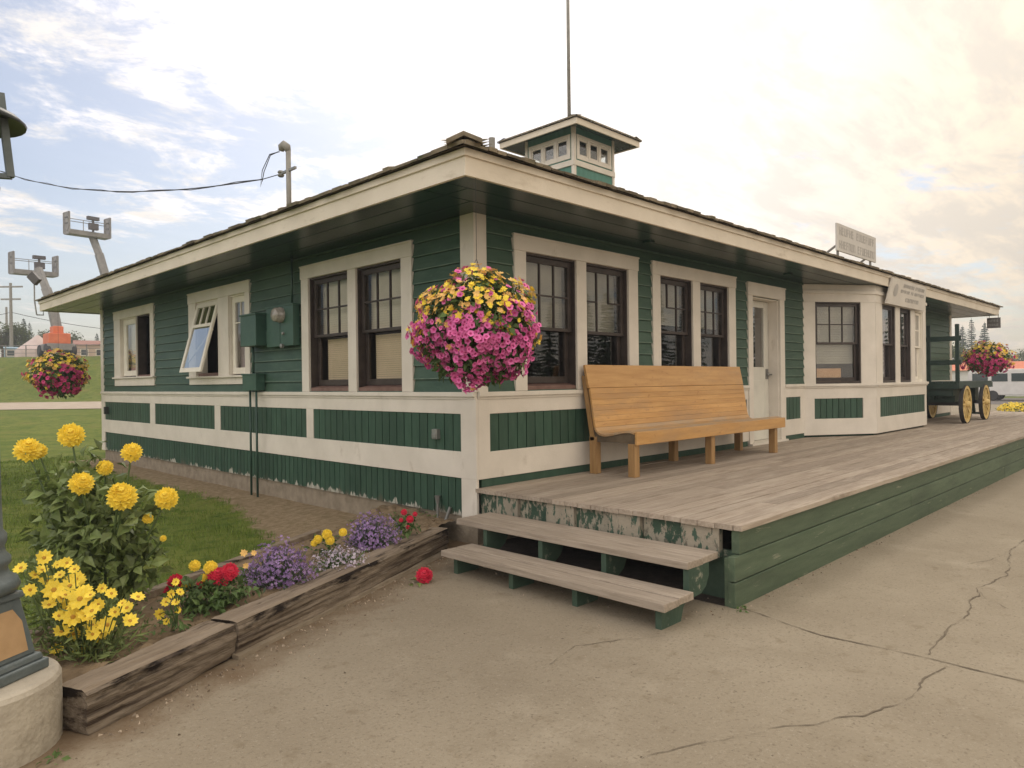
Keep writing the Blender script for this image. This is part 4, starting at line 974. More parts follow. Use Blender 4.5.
leafdark_m = mat('leaf_dark', (.11, .155, .042), (.21, .26, .095), 7, .45, island=.35, spec=.35, trans=.18)
leafmid_m = mat('leaf_mid', (.065, .115, .030), (.12, .18, .06), 7, .55, island=.35, spec=.3, trans=.2)
leafgrey_m = mat('leaf_grey', (.075, .11, .065), (.12, .16, .095), 7, .6, island=.3, spec=.25, trans=.2)
stem_m = mat('stem', (.06, .10, .03), (.10, .14, .05), 8, .6)
yellow_m = mat('yellow_petal', (.86, .62, .035), (.92, .74, .12), 9, .6, island=.16, spec=.2, trans=.2)
amber_m = mat('amber_petal', (.76, .42, .10), (.84, .60, .24), 8, .6, island=.2, spec=.2, trans=.2)
disc_m = mat('flower_disc', (.40, .20, .02), (.52, .28, .03), 30, .8)
red_m = mat('red_petal', (.52, .018, .045), (.66, .045, .09), 9, .55, island=.2, spec=.2, trans=.15)
pink_m = mat('pink_petal', (.66, .12, .36), (.78, .22, .47), 6, .55, island=.28, spec=.2, trans=.18)
pinkd_m = mat('pink_throat', (.46, .045, .20), (.56, .07, .25), 8, .6)
lilac_m = mat('lilac_petal', (.26, .16, .36), (.40, .27, .50), 9, .6, island=.22, spec=.2, trans=.2)
palelilac_m = mat('pale_petal', (.42, .33, .46), (.66, .60, .64), 9, .6, island=.15, spec=.2, trans=.2)

def place_flower(meshes, root, c, n, sc, name):
    o = bpy.data.objects.new(name, random.choice(meshes)); col.objects.link(o); o.parent = root
    o.location = c; o.rotation_mode = 'QUATERNION'
    o.rotation_quaternion = Vector((0, 0, 1)).rotation_difference(n.normalized()); o.scale = (sc, sc, sc); return o
def proto(fn, mats, k):
    out = []
    for _ in range(k):
        mb = MB(); fn(mb); o = mb.build('bloom', mats, None, recalc=False); out.append(o.data); bpy.data.objects.remove(o)
    return out
pomY = proto(lambda m: pompom(m, Vector((0, 0, -.25)), Vector((0, 0, 1)), 1, 8), [yellow_m], 3)
daisyY = proto(lambda m: daisy(m, Vector((0, 0, 0)), Vector((0, 0, 1)), 1, 10), [yellow_m, disc_m], 3)
pomR = proto(lambda m: pompom(m, Vector((0, 0, -.2)), Vector((0, 0, 1)), 1, 7), [red_m], 2)
petP = proto(lambda m: petunia(m, Vector((0, 0, 0)), Vector((0, 0, 1)), 1), [pink_m, pinkd_m], 4)
daisyA = proto(lambda m: daisy(m, Vector((0, 0, 0)), Vector((0, 0, 1)), 1, 7, False), [amber_m], 3)
daisyG = proto(lambda m: daisy(m, Vector((0, 0, 0)), Vector((0, 0, 1)), 1, 7, False), [yellow_m], 3)

TC = lambda p: (CAM-p).normalized()
def foliage(mb, c, rad, n, ln, w, low=-1, shell=.55, down=.1):
    for k in range(n):
        d = rdir()
        if d.z < low: d.z = abs(d.z)*.3; d.normalize()
        q = shell+(1-shell)*random.random(); q *= 1+.13*math.sin(d.x*5+c.x*3)*math.cos(d.y*4+d.z*6)
        p = c+Vector((d.x*rad[0], d.y*rad[1], d.z*rad[2]))*q
        ld = (d*.8+rdir()*.7-Vector((0, 0, down))).normalized(); nn = (d+rdir()*.6+Vector((0, 0, .6))).normalized()
        leaf(mb, p, ld, nn, ln*U(.6, 1.25), w*U(.6, 1.2))

# dahlia bush
base = Vector((-3.247, -.212, -.37)); DD = 4.31
dah = thing('dahlia_bush', 'tall leafy dahlia bush with big yellow ball flowers beside the lamp', 'plant', base)
mb = MB()
for (u, v, r, n, dd) in ((98, 540, .26, 260, 4.3), (75, 500, .20, 150, 4.35), (125, 520, .20, 150, 4.25), (100, 585, .24, 190, 4.25), (60, 545, .18, 110, 4.4), (140, 560, .13, 70, 4.3), (90, 475, .15, 70, 4.35), (50, 485, .12, 40, 4.4)):
    c = deep(u, v, dd)-base; foliage(mb, c, (r, r, r*1.1), n, .095, .062, shell=.35)
mb.build('foliage', leafdark_m, dah, recalc=False)
st = MB(); fl = [(28, 448, .078, 4.35), (39, 450, .05, 4.45), (71, 434, .078, 4.40), (132, 451, .060, 4.25), (105, 467, .048, 4.30), (82, 482, .068, 4.12), (122, 495, .084, 4.06), (118, 490, .05, 4.05), (166, 497, .068, 4.20), (148, 518, .032, 4.2), (163, 538, .02, 4.25)]
for (u, v, r, dd) in fl:
    p = deep(u, v, dd); n = (TC(p)*.8+Vector((0, 0, .7))+rdir()*.25); place_flower(pomY, dah, p-base, n, r, 'flower')
    q = p-base; a = Vector((q.x*.25, q.y*.25, .05)); st.tube([a, a.lerp(q, .55)+Vector((0, 0, .03)), q-n.normalized()*r*.4], [.010, .007, .005], 6)
st.build('stems', stem_m, dah)

base = Vector((-3.50, -.80, -.375))
core = thing('coreopsis_clump', 'low clump of small yellow daisy flowers and fine dark leaves beside the lamp plinth', 'plant', base)
mb = MB()
for (u, v, r, n, dd) in ((80, 630, .20, 420, 3.72), (50, 610, .18, 300, 3.8), (112, 632, .15, 240, 3.75), (45, 580, .13, 160, 3.95), (95, 650, .13, 160, 3.6)):
    c = deep(u, v, dd)-base; foliage(mb, c, (r, r, r), n, .075, .014, shell=.2, down=-.5)
mb.build('foliage', leafdark_m, core, recalc=False)
st = MB()
for (u, v, s) in ((21, 568, 1), (44, 558, 1), (42, 570, .9), (67, 563, .9), (47, 581, 1.1), (54, 590, 1.1), (70, 586, 1), (49, 605, .9), (80, 599, 1.2), (85, 590, 1), (73, 617, 1.1), (98, 605, 1.1), (107, 625, 1.3), (130, 621, 1), (127, 608, .9), (138, 597, .9), (99, 639, 1), (81, 635, .6), (62, 598, 1), (92, 611, 1), (35, 575, .9), (90, 622, .6), (30, 590, .8), (60, 575, .9), (75, 605, 1), (115, 612, .8), (102, 633, .8))+tuple((random.gauss(72, 26), random.gauss(600, 18), U(.6, 1)) for _ in range(26)):
    p = deep(u, v, 3.62+U(-.12, .12)+(.12 if v < 590 else 0)); n = TC(p)+Vector((0, 0, .8))+rdir()*.5; place_flower(daisyY, core, p-base, n, .045*s*U(.8, 1.15), 'flower')
    q = p-base; st.tube([Vector((q.x*.5, q.y*.5, 0)), q-n.normalized()*.004], .003, 5)
st.build('stems', stem_m, core)

base = Vector((-3.05, -.82, -.37))
sn = thing('snapdragon', 'thin stemmed yellow flower leaning over the timber between clumps', 'plant', base)
st = MB(); mb = MB()
for (u, v, s) in ((176, 582, .8), (180, 592, .9), (171, 594, .9), (166, 602, 1), (176, 602, .9), (160, 614, 1.1), (166, 622, .8), (178, 610, .7)):
    p = deep(u, v, 4.0+U(-.05, .05)); place_flower(daisyY, sn, p-base, TC(p)+rdir()*.6, .03*s, 'flower'); q = p-base; st.tube([Vector((0, 0, 0)), q*.6+Vector((0, 0, .05)), q], .0035, 5)
foliage(mb, Vector((0, 0, .06)), (.08, .08, .08), 50, .06, .02, shell=.2); st.build('stems', stem_m, sn); mb.build('foliage', leafmid_m, sn, recalc=False)

base = Vector((-2.72, -.50, -.37))
zn = thing('zinnia_clump', 'low green clump with red and yellow pompom flowers in the bed front', 'plant', base)
mb = MB()
for (u, v, r, n, dd) in ((215, 596, .13, 170, 4.4), (192, 592, .11, 110, 4.35), (235, 588, .11, 120, 4.5), (205, 604, .10, 90, 4.3)):
    foliage(mb, deep(u, v, dd)-base, (r*1.2, r*1.2, r*.7), n, .055, .036, shell=.3)
mb.build('foliage', leafmid_m, zn, recalc=False)
for (u, v, r, k) in ((176, 581, .052, 0), (170, 591, .04, 0), (217, 575, .058, 0), (230, 571, .056, 0), (201, 584, .028, 0), (211, 567, .045, 1), (195, 565, .036, 1), (186, 586, .03, 1), (204, 577, .026, 1), (225, 583, .02, 0)):
    p = deep(u, v, 4.42); place_flower(pomR if k == 0 else pomY, zn, p-base, TC(p)+Vector((0, 0, .6))+rdir()*.3, r, 'flower')

def tuft(name, label, cat, u, v, dd, rx, rz, n, fm, nl=200, base_z=-.37, lm=None, fs=.012):
    c = deep(u, v, dd); base = Vector((c.x, c.y, base_z)); t = thing(name, label, cat, base)
    h = c.z-base_z; mb = MB(); lf = MB()
    for k in range(n):
        d = rdir(); d.z = abs(d.z)*1.0-.12; p = Vector((d.x*rx, d.y*rx, h*.55+d.z*rz))*(.55+.5*random.random()**.5)
        p *= 1+.15*math.sin(k*.7)
        s = fs*U(.7, 1.3); nn = (d+rdir()*.7).normalized(); daisy(mb, p, nn, s, 5, False)
        if k % 4 == 0: lf.tube([Vector((p.x*.3, p.y*.3, .0)), p], .0022, 4, cap=False)
    foliage(lf, Vector((0, 0, h*.35)), (rx*.95, rx*.95, h*.55), nl, .04, .014, shell=.2)
    mb.build('blooms', fm, t, recalc=False)['kind'] = 'stuff'; lf.build('foliage', lm or leafgrey_m, t, recalc=False)
    return t
tuft('lilac_clump', 'rounded clump of lilac flowers behind the middle of the timber, beside the red pompoms', 'plant', 279, 566, 4.85, .225, .235, 900, lilac_m, fs=.012)
tuft('lilac_clump', 'rounded clump of lilac flowers nearest the wooden steps', 'plant', 372, 536, 6.0, .22, .24, 850, lilac_m, fs=.013)
tuft('pale_alyssum', 'small low mound of pale lilac flowers between the two lilac clumps', 'plant', 341, 560, 5.35, .21, .13, 420, [palelilac_m], 330, lm=leafmid_m, fs=.011)
c = deep(325, 541, 5.75); base = Vector((c.x, c.y, -.37)); pa = thing('yellow_pansy', 'few bright yellow flowers between the lilac clumps behind the pale mound', 'plant', base)
mb = MB(); foliage(mb, Vector((0, 0, .08)), (.11, .11, .08), 70, .05, .028, shell=.3); mb.build('foliage', leafmid_m, pa, recalc=False)
for u, v, r in ((318, 539, .036), (327, 534, .042), (330, 540, .038), (343, 532, .034), (314, 543, .028)):
    p = deep(u, v, 5.65); place_flower(pomY, pa, p-base, TC(p)+Vector((0, 0, .3)), r, 'flower')
c = deep(250, 556, 4.95); base = Vector((c.x, c.y, -.37)); pa = thing('yellow_pansy', 'small yellow and orange flowers at the left edge of the first lilac clump', 'plant', base)
mb = MB(); foliage(mb, Vector((0, 0, .06)), (.07, .07, .06), 40, .045, .024, shell=.3); mb.build('foliage', leafmid_m, pa, recalc=False)
for u, v, r in ((244, 553, .028), (246, 566, .026), (254, 553, .022)):
    p = deep(u, v, 4.75); place_flower(daisyA, pa, p-base, TC(p)+Vector((0, 0, .3)), r, 'flower')
c = deep(406, 522, 6.25); base = Vector((c.x, c.y, -.35)); ge = thing('red_geranium', 'small red flowered plant beside the lilac clump, against the green skirting', 'plant', base)
mb = MB(); foliage(mb, Vector((0, 0, .09)), (.10, .10, .10), 80, .055, .04, shell=.3); mb.build('foliage', leafmid_m, ge, recalc=False)
for u, v, r in ((404, 512, .028), (410, 519, .034), (415, 514, .022), (401, 520, .02), (408, 527, .018)):
    p = deep(u, v, 6.15); place_flower(pomR, ge, p-base, TC(p)+Vector((0, 0, .3)), r, 'flower')
base = Vector((-1.131, -.60, -.55)); pb = thing('red_flower', 'single round red flower growing from the pavement at the timber foot near the steps', 'plant', base)
mb = MB(); foliage(mb, Vector((-.03, 0, .015)), (.10, .07, .02), 18, .06, .03, shell=.3); mb.build('foliage', leafdark_m, pb, recalc=False)
place_flower(pomR, pb, Vector((.0, -.02, .065)), Vector((-.35, -.5, .6)), .068, 'flower'); place_flower(pomR, pb, Vector((.005, -.025, .06)), Vector((-.6, -.3, .2)), .058, 'flower')
g = MB(); g.tube([Vector((-.02, .03, -.01)), Vector((0, 0, .03))], .005, 5); g.build('stem', stem_m, pb)
# weeds by the plinth and steps
for lab, cat, cx_, cy_, cz_, r in (('tiny green weed at the foot of the lamp plinth', 'weed', -3.80, -1.56, -.55, .05), ('tiny green weed at the platform corner by the steps', 'weed', -.10, -2.73, -.55, .035)):
    mb = MB(); foliage(mb, Vector((0, 0, .01)), (r, r, .02), 14, .045, .02, shell=.2); o = mb.build('weed', leafmid_m, None, recalc=False); o.location = (cx_, cy_, cz_); tag(o, lab, cat)

mb = MB()
for k in range(520):
    s = random.random()**.8; t = U(.12, .95); f = Vector((-3.95, -1.34, 0)).lerp(Vector((-.02, .30, 0)), s); b_ = Vector((-4.35, -.72, 0)).lerp(Vector((-.02, 1.52, 0)), s); p = f.lerp(b_, t); p.z = -.375+.05*ss(.75, 1, s)
    if math.sin(p.x*5)*math.sin(p.y*7+p.x*2) < -.1: continue
    for q in range(3):
        d = rdir(); d.z = abs(d.z)*.7+.15; leaf(mb, p+Vector((U(-.02, .02), U(-.02, .02), 0)), d, Vector((0, 0, 1))+rdir()*.4, U(.02, .05), U(.008, .022))
for k in range(500):
    s = U(0, 1); t = U(.05, .95); f = Vector((-3.95, -1.34, 0)).lerp(Vector((-.02, .30, 0)), s); b_ = Vector((-4.35, -.72, 0)).lerp(Vector((-.02, 1.52, 0)), s); p = f.lerp(b_, t); crumb(mb, (p.x, p.y, -.38+.05*ss(.75, 1, s)), U(.006, .02)); mb.m[-5:] = [1]*5
tag(mb.build('ground_cover', [leafmid_m, soil_m], None, recalc=False), 'scattered small weeds and clods on the soil of the flower bed', 'weeds', kind='stuff')
# hanging baskets
mag_m = mat('magenta_petal', (.50, .045, .16), (.66, .10, .24), 6, .55, island=.3, spec=.2, trans=.18)
fibre_m = mat('basket_fibre', (.09, .06, .035), (.14, .10, .06), 12, .95, .5)
chain_m = mat('basket_chain', (.03, .03, .03), None, 5, .6)
def basket(label, hook, cz, rx, rz, npk, nyl, rp, single=True, pk=None):
    pk = pk or [pink_m, pinkd_m]
    t = thing('hanging_basket', label, 'flower basket', (hook.x, hook.y, cz), 'flower baskets hanging from the eave corners')
    b = MB(); b.lathe([(0, -rz*.45), (rx*.38, -rz*.38), (rx*.52, 0), (rx*.54, rz*.25), (rx*.4, rz*.28), (0, rz*.3)], (0, 0, 0), 20); b.build('basket', fibre_m, t)
    ch = MB()
    for k in range(3): a = k*2.09+.4; ch.tube([(rx*.5*math.cos(a), rx*.5*math.sin(a), rz*.25), (0, 0, rz*1.25)], .0018, 5)
    ch.tube([(0, 0, rz*1.24), (0, 0, hook.z-cz)], .0022, 5); ch.build('chain', chain_m, t)
    lf = MB(); foliage(lf, Vector((0, 0, 0)), (rx*.93, rx*.93, rz*.95), 3000 if single else 1300, .075 if single else .10, .042 if single else .055, shell=.62, down=.4); lf.build('foliage', leafmid_m, t, recalc=False)
    view = (CAM-Vector((hook.x, hook.y, cz))).normalized(); side = Vector((view.y, -view.x, 0))
    items = []
    for kind, n in ((0, npk), (1, nyl)):
        k = 0
        while k < n:
            d = rdir(); fr = d.dot(view)
            lumps = .10*math.sin(d.x*6+1)*math.sin(d.y*5)+.08*math.sin(d.z*9+d.x*4)
            yz = .30+.55*max(0, fr)*-0.0+(.10-.75*(1-max(0, fr)))+.12*math.sin(d.x*7+d.z*5)+lumps*1.5
            if kind == 0 and d.z > yz and random.random() > .15: continue
            if kind == 1 and d.z < yz-.25 and random.random() > .02: continue
            q = 1.0+U(-.08, .07)+lumps*1.1+(.10*math.sin(math.atan2(d.y, d.x)*4) if d.z < -.3 else 0); p = Vector((d.x*rx, d.y*rx, d.z*rz*(1.0 if d.z > 0 else 1.0)))*q
            items.append((fr, kind, p, (d+rdir()*.55+Vector((0, 0, .15))).normalized())); k += 1
    for kind, nm, protos, m in ((0, 'petunia', petP, pk), (1, 'yellow_bloom', daisyG+daisyA, [yellow_m, amber_m])):
        it = sorted([i for i in items if i[1] == kind], key=lambda i: -i[0]); ns = 100 if single else 0
        for (fr, kd, p, n) in it[:ns]: place_flower(protos, t, p, n, rp*U(.75, 1.2)*(1 if kd == 0 else 1.05), nm)
        rest = MB()
        for (fr, kd, p, n) in it[ns:]:
            if kd == 0: petunia(rest, p, n, rp*U(.75, 1.2))
            else: daisy(rest, p, n, rp*U(.9, 1.2), 6, False); rest.m[-6:] = [random.choice((0, 1))]*6
        rest.build(nm+'s', m, t, recalc=False)['kind'] = 'stuff'
    return t
basket('large basket of pink and yellow flowers hanging at the near corner of the eaves', Vector((-.80, -.905, 2.60)), 1.425, .45, .43, 1080, 900, .0265)
basket('basket of purple and yellow flowers hanging at the far left eave corner above the lawn', Vector((-.66, 12.10, 2.60)), 1.285, .52, .45, 330, 400, .042, False, [mag_m, pinkd_m])
basket('basket of pink and orange flowers hanging at the far right eave corner', Vector((17.5, -.70, 2.60)), 1.47, .53, .41, 330, 400, .042, False, [mag_m, pinkd_m])
c = onz(1016, 414, -.55); base = Vector((c.x, c.y, -.55)); yb = thing('yellow_flower_bed', 'low mound of bright yellow flowers on the ground beyond the baggage cart', 'flowers', base)
mb = MB(); foliage(mb, Vector((0, 0, .18)), (.62, .62, .24), 420, .12, .06, shell=.3); mb.build('foliage', leafmid_m, yb, recalc=False)
mb = MB()
for k in range(380):
    d = rdir(); d.z = abs(d.z); daisy(mb, Vector((d.x*.62, d.y*.62, .14+d.z*.32))*(1+U(-.08, .06)), d+rdir()*.5, .05, 6, False)
mb.build('blooms', yellow_m, yb, recalc=False)['kind'] = 'stuff'

# ================================================================== LAMP POST
lamp_m = mat('blue_grey_iron', (.075, .095, .098), (.115, .138, .138), 6, .5, .2, 30, spec=.45)
blend(lamp_m, (.20, .20, .175), 8, .62, .75)
plinth_m = mat('cast_concrete', (.34, .30, .235), (.43, .385, .305), 4, .9, .4, 45)
blend(plinth_m, (.22, .19, .14), 3, .55, .75); blend(plinth_m, (.09, .13, .04), 5, .60, .7, zlo=-.05, zhi=.14)
plaque_m = mat('tan_plaque', (.37, .235, .115), (.46, .30, .155), 6, .7, .15)
LX, LY = -4.037, -1.209
lp = thing('lamp_post', 'blue grey cast iron lamp post on a round concrete plinth at the left edge', 'lamp post', (LX, LY, -.6), None)
g = MB(); g.lathe([(.325, 0), (.329, .20), (.326, .325), (.316, .343), (.30, .350), (.0, .351)], (0, 0, 0), 40); g.build('plinth', plinth_m, lp, smooth=False, bevel=0)
RZ = R(-58)
def rot(v, a): return Vector((v.x*math.cos(a)-v.y*math.sin(a), v.x*math.sin(a)+v.y*math.cos(a), v.z))
bx_ = MB()
def frus(mb, h0, z0, h1, z1):
    vs = [rot(Vector((sx*h, sy*h, z)), RZ) for h, z in ((h0, z0), (h1, z1)) for sx, sy in ((-1, -1), (1, -1), (1, 1), (-1, 1))]
    mb.add(vs, [(0, 1, 2, 3), (4, 5, 6, 7), (0, 1, 5, 4), (1, 2, 6, 5), (2, 3, 7, 6), (3, 0, 4, 7)])
frus(bx_, .198, .35, .198, .395); frus(bx_, .184, .395, .178, .425); frus(bx_, .163, .425, .124, .68); frus(bx_, .138, .68, .132, .71)
bx_.build('base', lamp_m, lp, bevel=.008)
pl = MB()
for k in range(4):
    an = RZ+k*math.pi/2
    def fp_(a, z): h = .163-(z-.425)/.255*.039+.004; return rot(Vector((h, a, z)), an)
    pl.add([fp_(-.122, .45), fp_(.122, .45), fp_(.112, .58), fp_(.075, .64), fp_(-.075, .64), fp_(-.112, .58)], [(0, 1, 2, 3, 4, 5)])
pl.build('plaque', plaque_m, lp)
g = MB(); g.lathe([(.13, .71), (.165, .72), (.18, .745), (.168, .775), (.14, .795), (.132, .825), (.146, .845), (.146, .865), (.128, .885), (.122, .915), (.132, .94), (.132, .965), (.118, .985), (.114, 1.1), (.105, 1.7), (.092, 2.42), (.10, 2.44), (.12, 2.455), (.125, 2.475), (.11, 2.50), (.05, 2.515), (0, 2.52)], (0, 0, 0), 20); g.build('post', lamp_m, lp, smooth=True)
lant = MB()
for k in range(4):
    an = RZ+.5+k*math.pi/2; d = Vector((math.cos(an), math.sin(an), 0)); lant.bar(d*.170+Vector((0, 0, 2.515)), d*.135+Vector((0, 0, 2.875)), .028, .028)
    lant.bar(Vector((0, 0, 2.518)), d*.172+Vector((0, 0, 2.518)), .028, .02); lant.bar(Vector((0, 0, 2.865)), d*.138+Vector((0, 0, 2.865)), .028, .022)
lant.build('lantern_frame', lamp_m, lp)
g = MB(); g.lathe([(.222, 2.745), (.225, 2.755), (.20, 2.78), (.14, 2.81), (.07, 2.83), (.03, 2.865), (.0, 2.865)], (0, 0, 0), 28); g.lathe([(.222, 2.745), (.18, 2.76), (.06, 2.78), (0, 2.78)], (0, 0, 0), 28); g.build('lamp_shade', mat('shade_dark', (.012, .016, .015), (.022, .028, .026), 5, .4), lp, smooth=True)
g = MB(); g.lathe([(0, 2.66), (.04, 2.67), (.055, 2.71), (.045, 2.76), (.03, 2.79)], (0, 0, 0), 16); g.build('bulb', mat('bulb_glass', (.6, .6, .58), None, 5, .15), lp, smooth=True)

# floodlight on the far left eave corner
fl_ = thing('floodlight', 'small dark floodlight on a thin bracket at the far left roof corner', 'floodlight', (-.95, 12.42, 2.72))
g = MB(); g.tube([(-.02, 0, -.2), (-.05, .02, .1), (-.05, .02, .44)], .014, 8); g.tube([(-.02, 0, -.2), (.1, 0, -.2), (.1, 0, -.05)], .014, 8); g.build('bracket', metal_m, fl_)
g = MB(); v_ = Vector((.71, .7, 0)); s_ = Vector((.704, -.71, 0)); c_ = Vector((-.05, .02, .56))
pts4 = [c_+s_*.13+Vector((0, 0, -.03)), c_+s_*-.02+Vector((0, 0, .14)), c_+s_*-.14+Vector((0, 0, .02)), c_+s_*.02+Vector((0, 0, -.15))]
g.add([p-v_*.04 for p in pts4]+[p+v_*.06 for p in pts4], [(0, 1, 2, 3), (4, 5, 6, 7), (0, 1, 5, 4), (1, 2, 6, 5), (2, 3, 7, 6), (3, 0, 4, 7)]); g.build('lamp_head', mat('flood_dark', (.06, .055, .055), (.09, .085, .08), 6, .5), fl_, bevel=.008)

# ================================================================== BACKGROUND
orange_m = mat('orange_paint', (.58, .13, .045), (.66, .18, .07), 3, .5)
lift_m = mat('lift_grey', (.19, .18, .18), (.26, .25, .24), 3, .55)
def lift(label, base, ptsB, platL, platR, dL, dR, h):
    """a boom lift: chassis, turret, sections of boom and a basket at the top"""
    t = thing('boom_lift', label, 'boom lift', base, None)
    B = Vector(base)
    g = MB(); g.box(WORLD, -.9, .9, -1.3, 1.3, .45, .95); g.build('chassis', lift_m, t, bevel=.05)
    for sx in (-1, 1):
        for sy in (-1, 1):
            w = MB(); w.lathe([(0, -.16), (.40, -.16), (.46, -.1), (.46, .1), (.40, .16), (0, .16)], (sx*.85, sy*.95, .46), 20, axis='x'); w.build('wheel', tyre_m, t)
    g = MB(); g.box(WORLD, -.72, .72, -.9, .9, .96, 1.75); g.box(WORLD, -.35, .35, -.5, .5, 1.75, 2.3); g.build('turret', orange_m, t, bevel=.06)
    g = MB(); pts = [Vector((0, 0, 2.2))]+[p-B for p in ptsB]; wd = [.55, .48, .40, .30, .24]
    for k, (a, b) in enumerate(zip(pts, pts[1:])): g.bar(a, b, wd[k], wd[k]*1.1)
    g.build('boom', lift_m, t, bevel=.02)
    a, b = deep(*platL, dL)-B, deep(*platR, dR)-B; b.z = a.z if False else b.z; ax = (b-a).normalized(); pr_ = Vector((-ax.y, ax.x, 0)).normalized()
    if pr_.dot(Vector((.71, .704, 0))) < 0: pr_ = -pr_
    g = MB(); g.add([a, b, b+pr_*.9, a+pr_*.9, a-Vector((0, 0, .35)), b-Vector((0, 0, .35)), b+pr_*.9-Vector((0, 0, .35)), a+pr_*.9-Vector((0, 0, .35))], [(0, 1, 2, 3), (4, 5, 6, 7), (0, 1, 5, 4), (1, 2, 6, 5), (2, 3, 7, 6), (3, 0, 4, 7)]); g.build('platform', lift_m, t)
    g = MB(); up = Vector((0, 0, 1))
    for q in (a, b):
        for o_ in (Vector((0, 0, 0)), pr_*.9): g.bar(q+o_-up*.3, q+o_+up*h, .1, .1)
        for zz in (.35, .7, 1): g.bar(q+up*h*zz, q+pr_*.9+up*h*zz, .05, .12 if zz < 1 else .08)
        g.bar(q+pr_*.45-up*.1, q+pr_*.45+up*h*.98, .05, .55, up=pr_) 
    for o_ in (Vector((0, 0, 0)), pr_*.9): g.bar(a+o_+up*h*.6, b+o_+up*h*.6, .045, .045)
    m_ = a.lerp(b, .33); g.bar(m_, m_+up*h*.6, .045, .045)
    g.build('guard_rail', lift_m, t)
    m_ = a.lerp(b, .55)+pr_*-.1; g = MB(); g.bar(m_+up*h*.30-ax*.30, m_+up*h*.30+ax*.35, .3, h*.38); g.bar(m_+up*h*.78-ax*.42, m_+up*h*.78+ax*.42, .30, h*.20); g.bar(m_, m_+up*h*.8, .14, .14); g.build('control_box', mat('lift_dark', (.07, .06, .065), (.10, .09, .095), 5, .6), t)
    return t
b1 = deep(57, 352, 54); b1.z = gz(b1.x, b1.y)
lift('orange boom lift on the far grass bank with its boom raised to the left', b1, [deep(52, 305, 54), deep(46, 288, 54), deep(38, 268, 54)], (14, 268.5), (58, 272.5), 54, 56.5, 1.3)
b2 = deep(122, 352, 56); b2.z = gz(b2.x, b2.y)
lift('second boom lift rising higher behind the left end of the depot roof', b2, [deep(108, 285, 56), deep(99, 254, 56), deep(91, 233, 56)], (69.5, 228.5), (110.5, 234.5), 54, 56.5, 1.3)

def box_building(name, label, c, rz, w, d, h, wall, roofm, wins, eave=.3, rise=1.2, cat='building'):
    t = thing(name, label, cat, c, None, rz)
    g = MB(); g.box(WORLD, -w/2, w/2, -d/2, d/2, -1, h); g.build('wall', wall, t)
    g = MB(); vs = [(-w/2-eave, -d/2-eave, h), (w/2+eave, -d/2-eave, h), (w/2+eave, d/2+eave, h), (-w/2-eave, d/2+eave, h), (-w/2-eave, 0, h+rise), (w/2+eave, 0, h+rise)]
    g.add(vs, [(0, 1, 5, 4), (2, 3, 4, 5), (0, 4, 3), (1, 2, 5), (0, 3, 2, 1)]); g.build('roof', roofm, t)
    for (a, b, z0, z1) in wins:
        f = MB(); f.box(WORLD, a-.08, b+.08, -d/2-.05, -d/2, z0-.08, z1+.08); o = f.build('window', trim_m, t)
        f = MB(); f.box(WORLD, a, b, -d/2-.06, -d/2-.051, z0, z1); f.build('pane', darkpane_m, o)
    return t
darkpane_m = mat('dark_pane', (.03, .045, .045), (.045, .06, .06), 5, .12, spec=.6)
beige_m = mat('beige_wall', (.48, .36, .29), (.55, .43, .35), 2, .8); redroof_m = mat('red_roof', (.26, .12, .09), (.33, .17, .13), 3, .7); pinkw_m = mat('pale_wall', (.50, .40, .37), (.57, .47, .43), 2, .8)
blue_m = mat('blue_plastic', (.22, .33, .40), (.28, .40, .47), 3, .5); white_m = mat('white_paint', (.60, .58, .54), (.68, .66, .62), 3, .5)
c = deep(92, 353, 66); c.z = gz(c.x, c.y)
box_building('cabin', 'small pale cabin with a red roof on the far bank behind the left eave', c, R(-12), 2.6, 2.4, 1.45, beige_m, redroof_m, [(-.9, -.4, .5, 1.0), (.3, .8, .5, 1.0)], .2, .45)
t_ = deep(38, 353, 60); t_.z = gz(t_.x, t_.y)
tent = thing('tent', 'pale pointed tent on the bank left of the orange lift', 'tent', t_)
g = MB(); n = 12; g.lathe([(1.7, 0), (1.6, .75), (.75, 1.45), (.1, 2.0), (0, 2.02)], (0, 0, 0), 10); g.build('canvas', pinkw_m, tent)
g = MB(); g.box(WORLD, -.3, .3, -1.72, -1.5, 0, .9); g.build('doorway', darkpane_m, tent)
for i, (u, lab, m_) in enumerate(((11, 'blue portable cabin at the far left of the bank', blue_m), (24, 'paler blue white cabin beside the tent on the bank', white_m))):
    c = deep(u, 353, 61); c.z = gz(c.x, c.y)
    box_building('portable_cabin', lab, c, R(-12), .95 if i == 0 else 1.2, 1, 1.0 if i == 0 else .8, m_, blue_m, [(-.25, .25, .35, .8)], .05, .12)
# fence along the bank top, left
fe = thing('wire_fence', 'thin wire fence with posts along the top of the far grass bank', 'fence', (0, 0, 0)); g = MB(); gr_ = MB(); prev = None
for k in range(16):
    x, y = dl(56.5, -48+k*1.6); z = gz(x, y); g.bar((x, y, z-.2), (x, y, z+1.0), .07, .07)
    if prev:
        for zz in (.35, .65, .95): gr_.tube([Vector(prev)+Vector((0, 0, zz)), (x, y, z+zz)], .02, 5)
    prev = (x, y, z)
g.build('post', lift_m, fe)['kind'] = 'stuff'; gr_.build('wires', lift_m, fe)
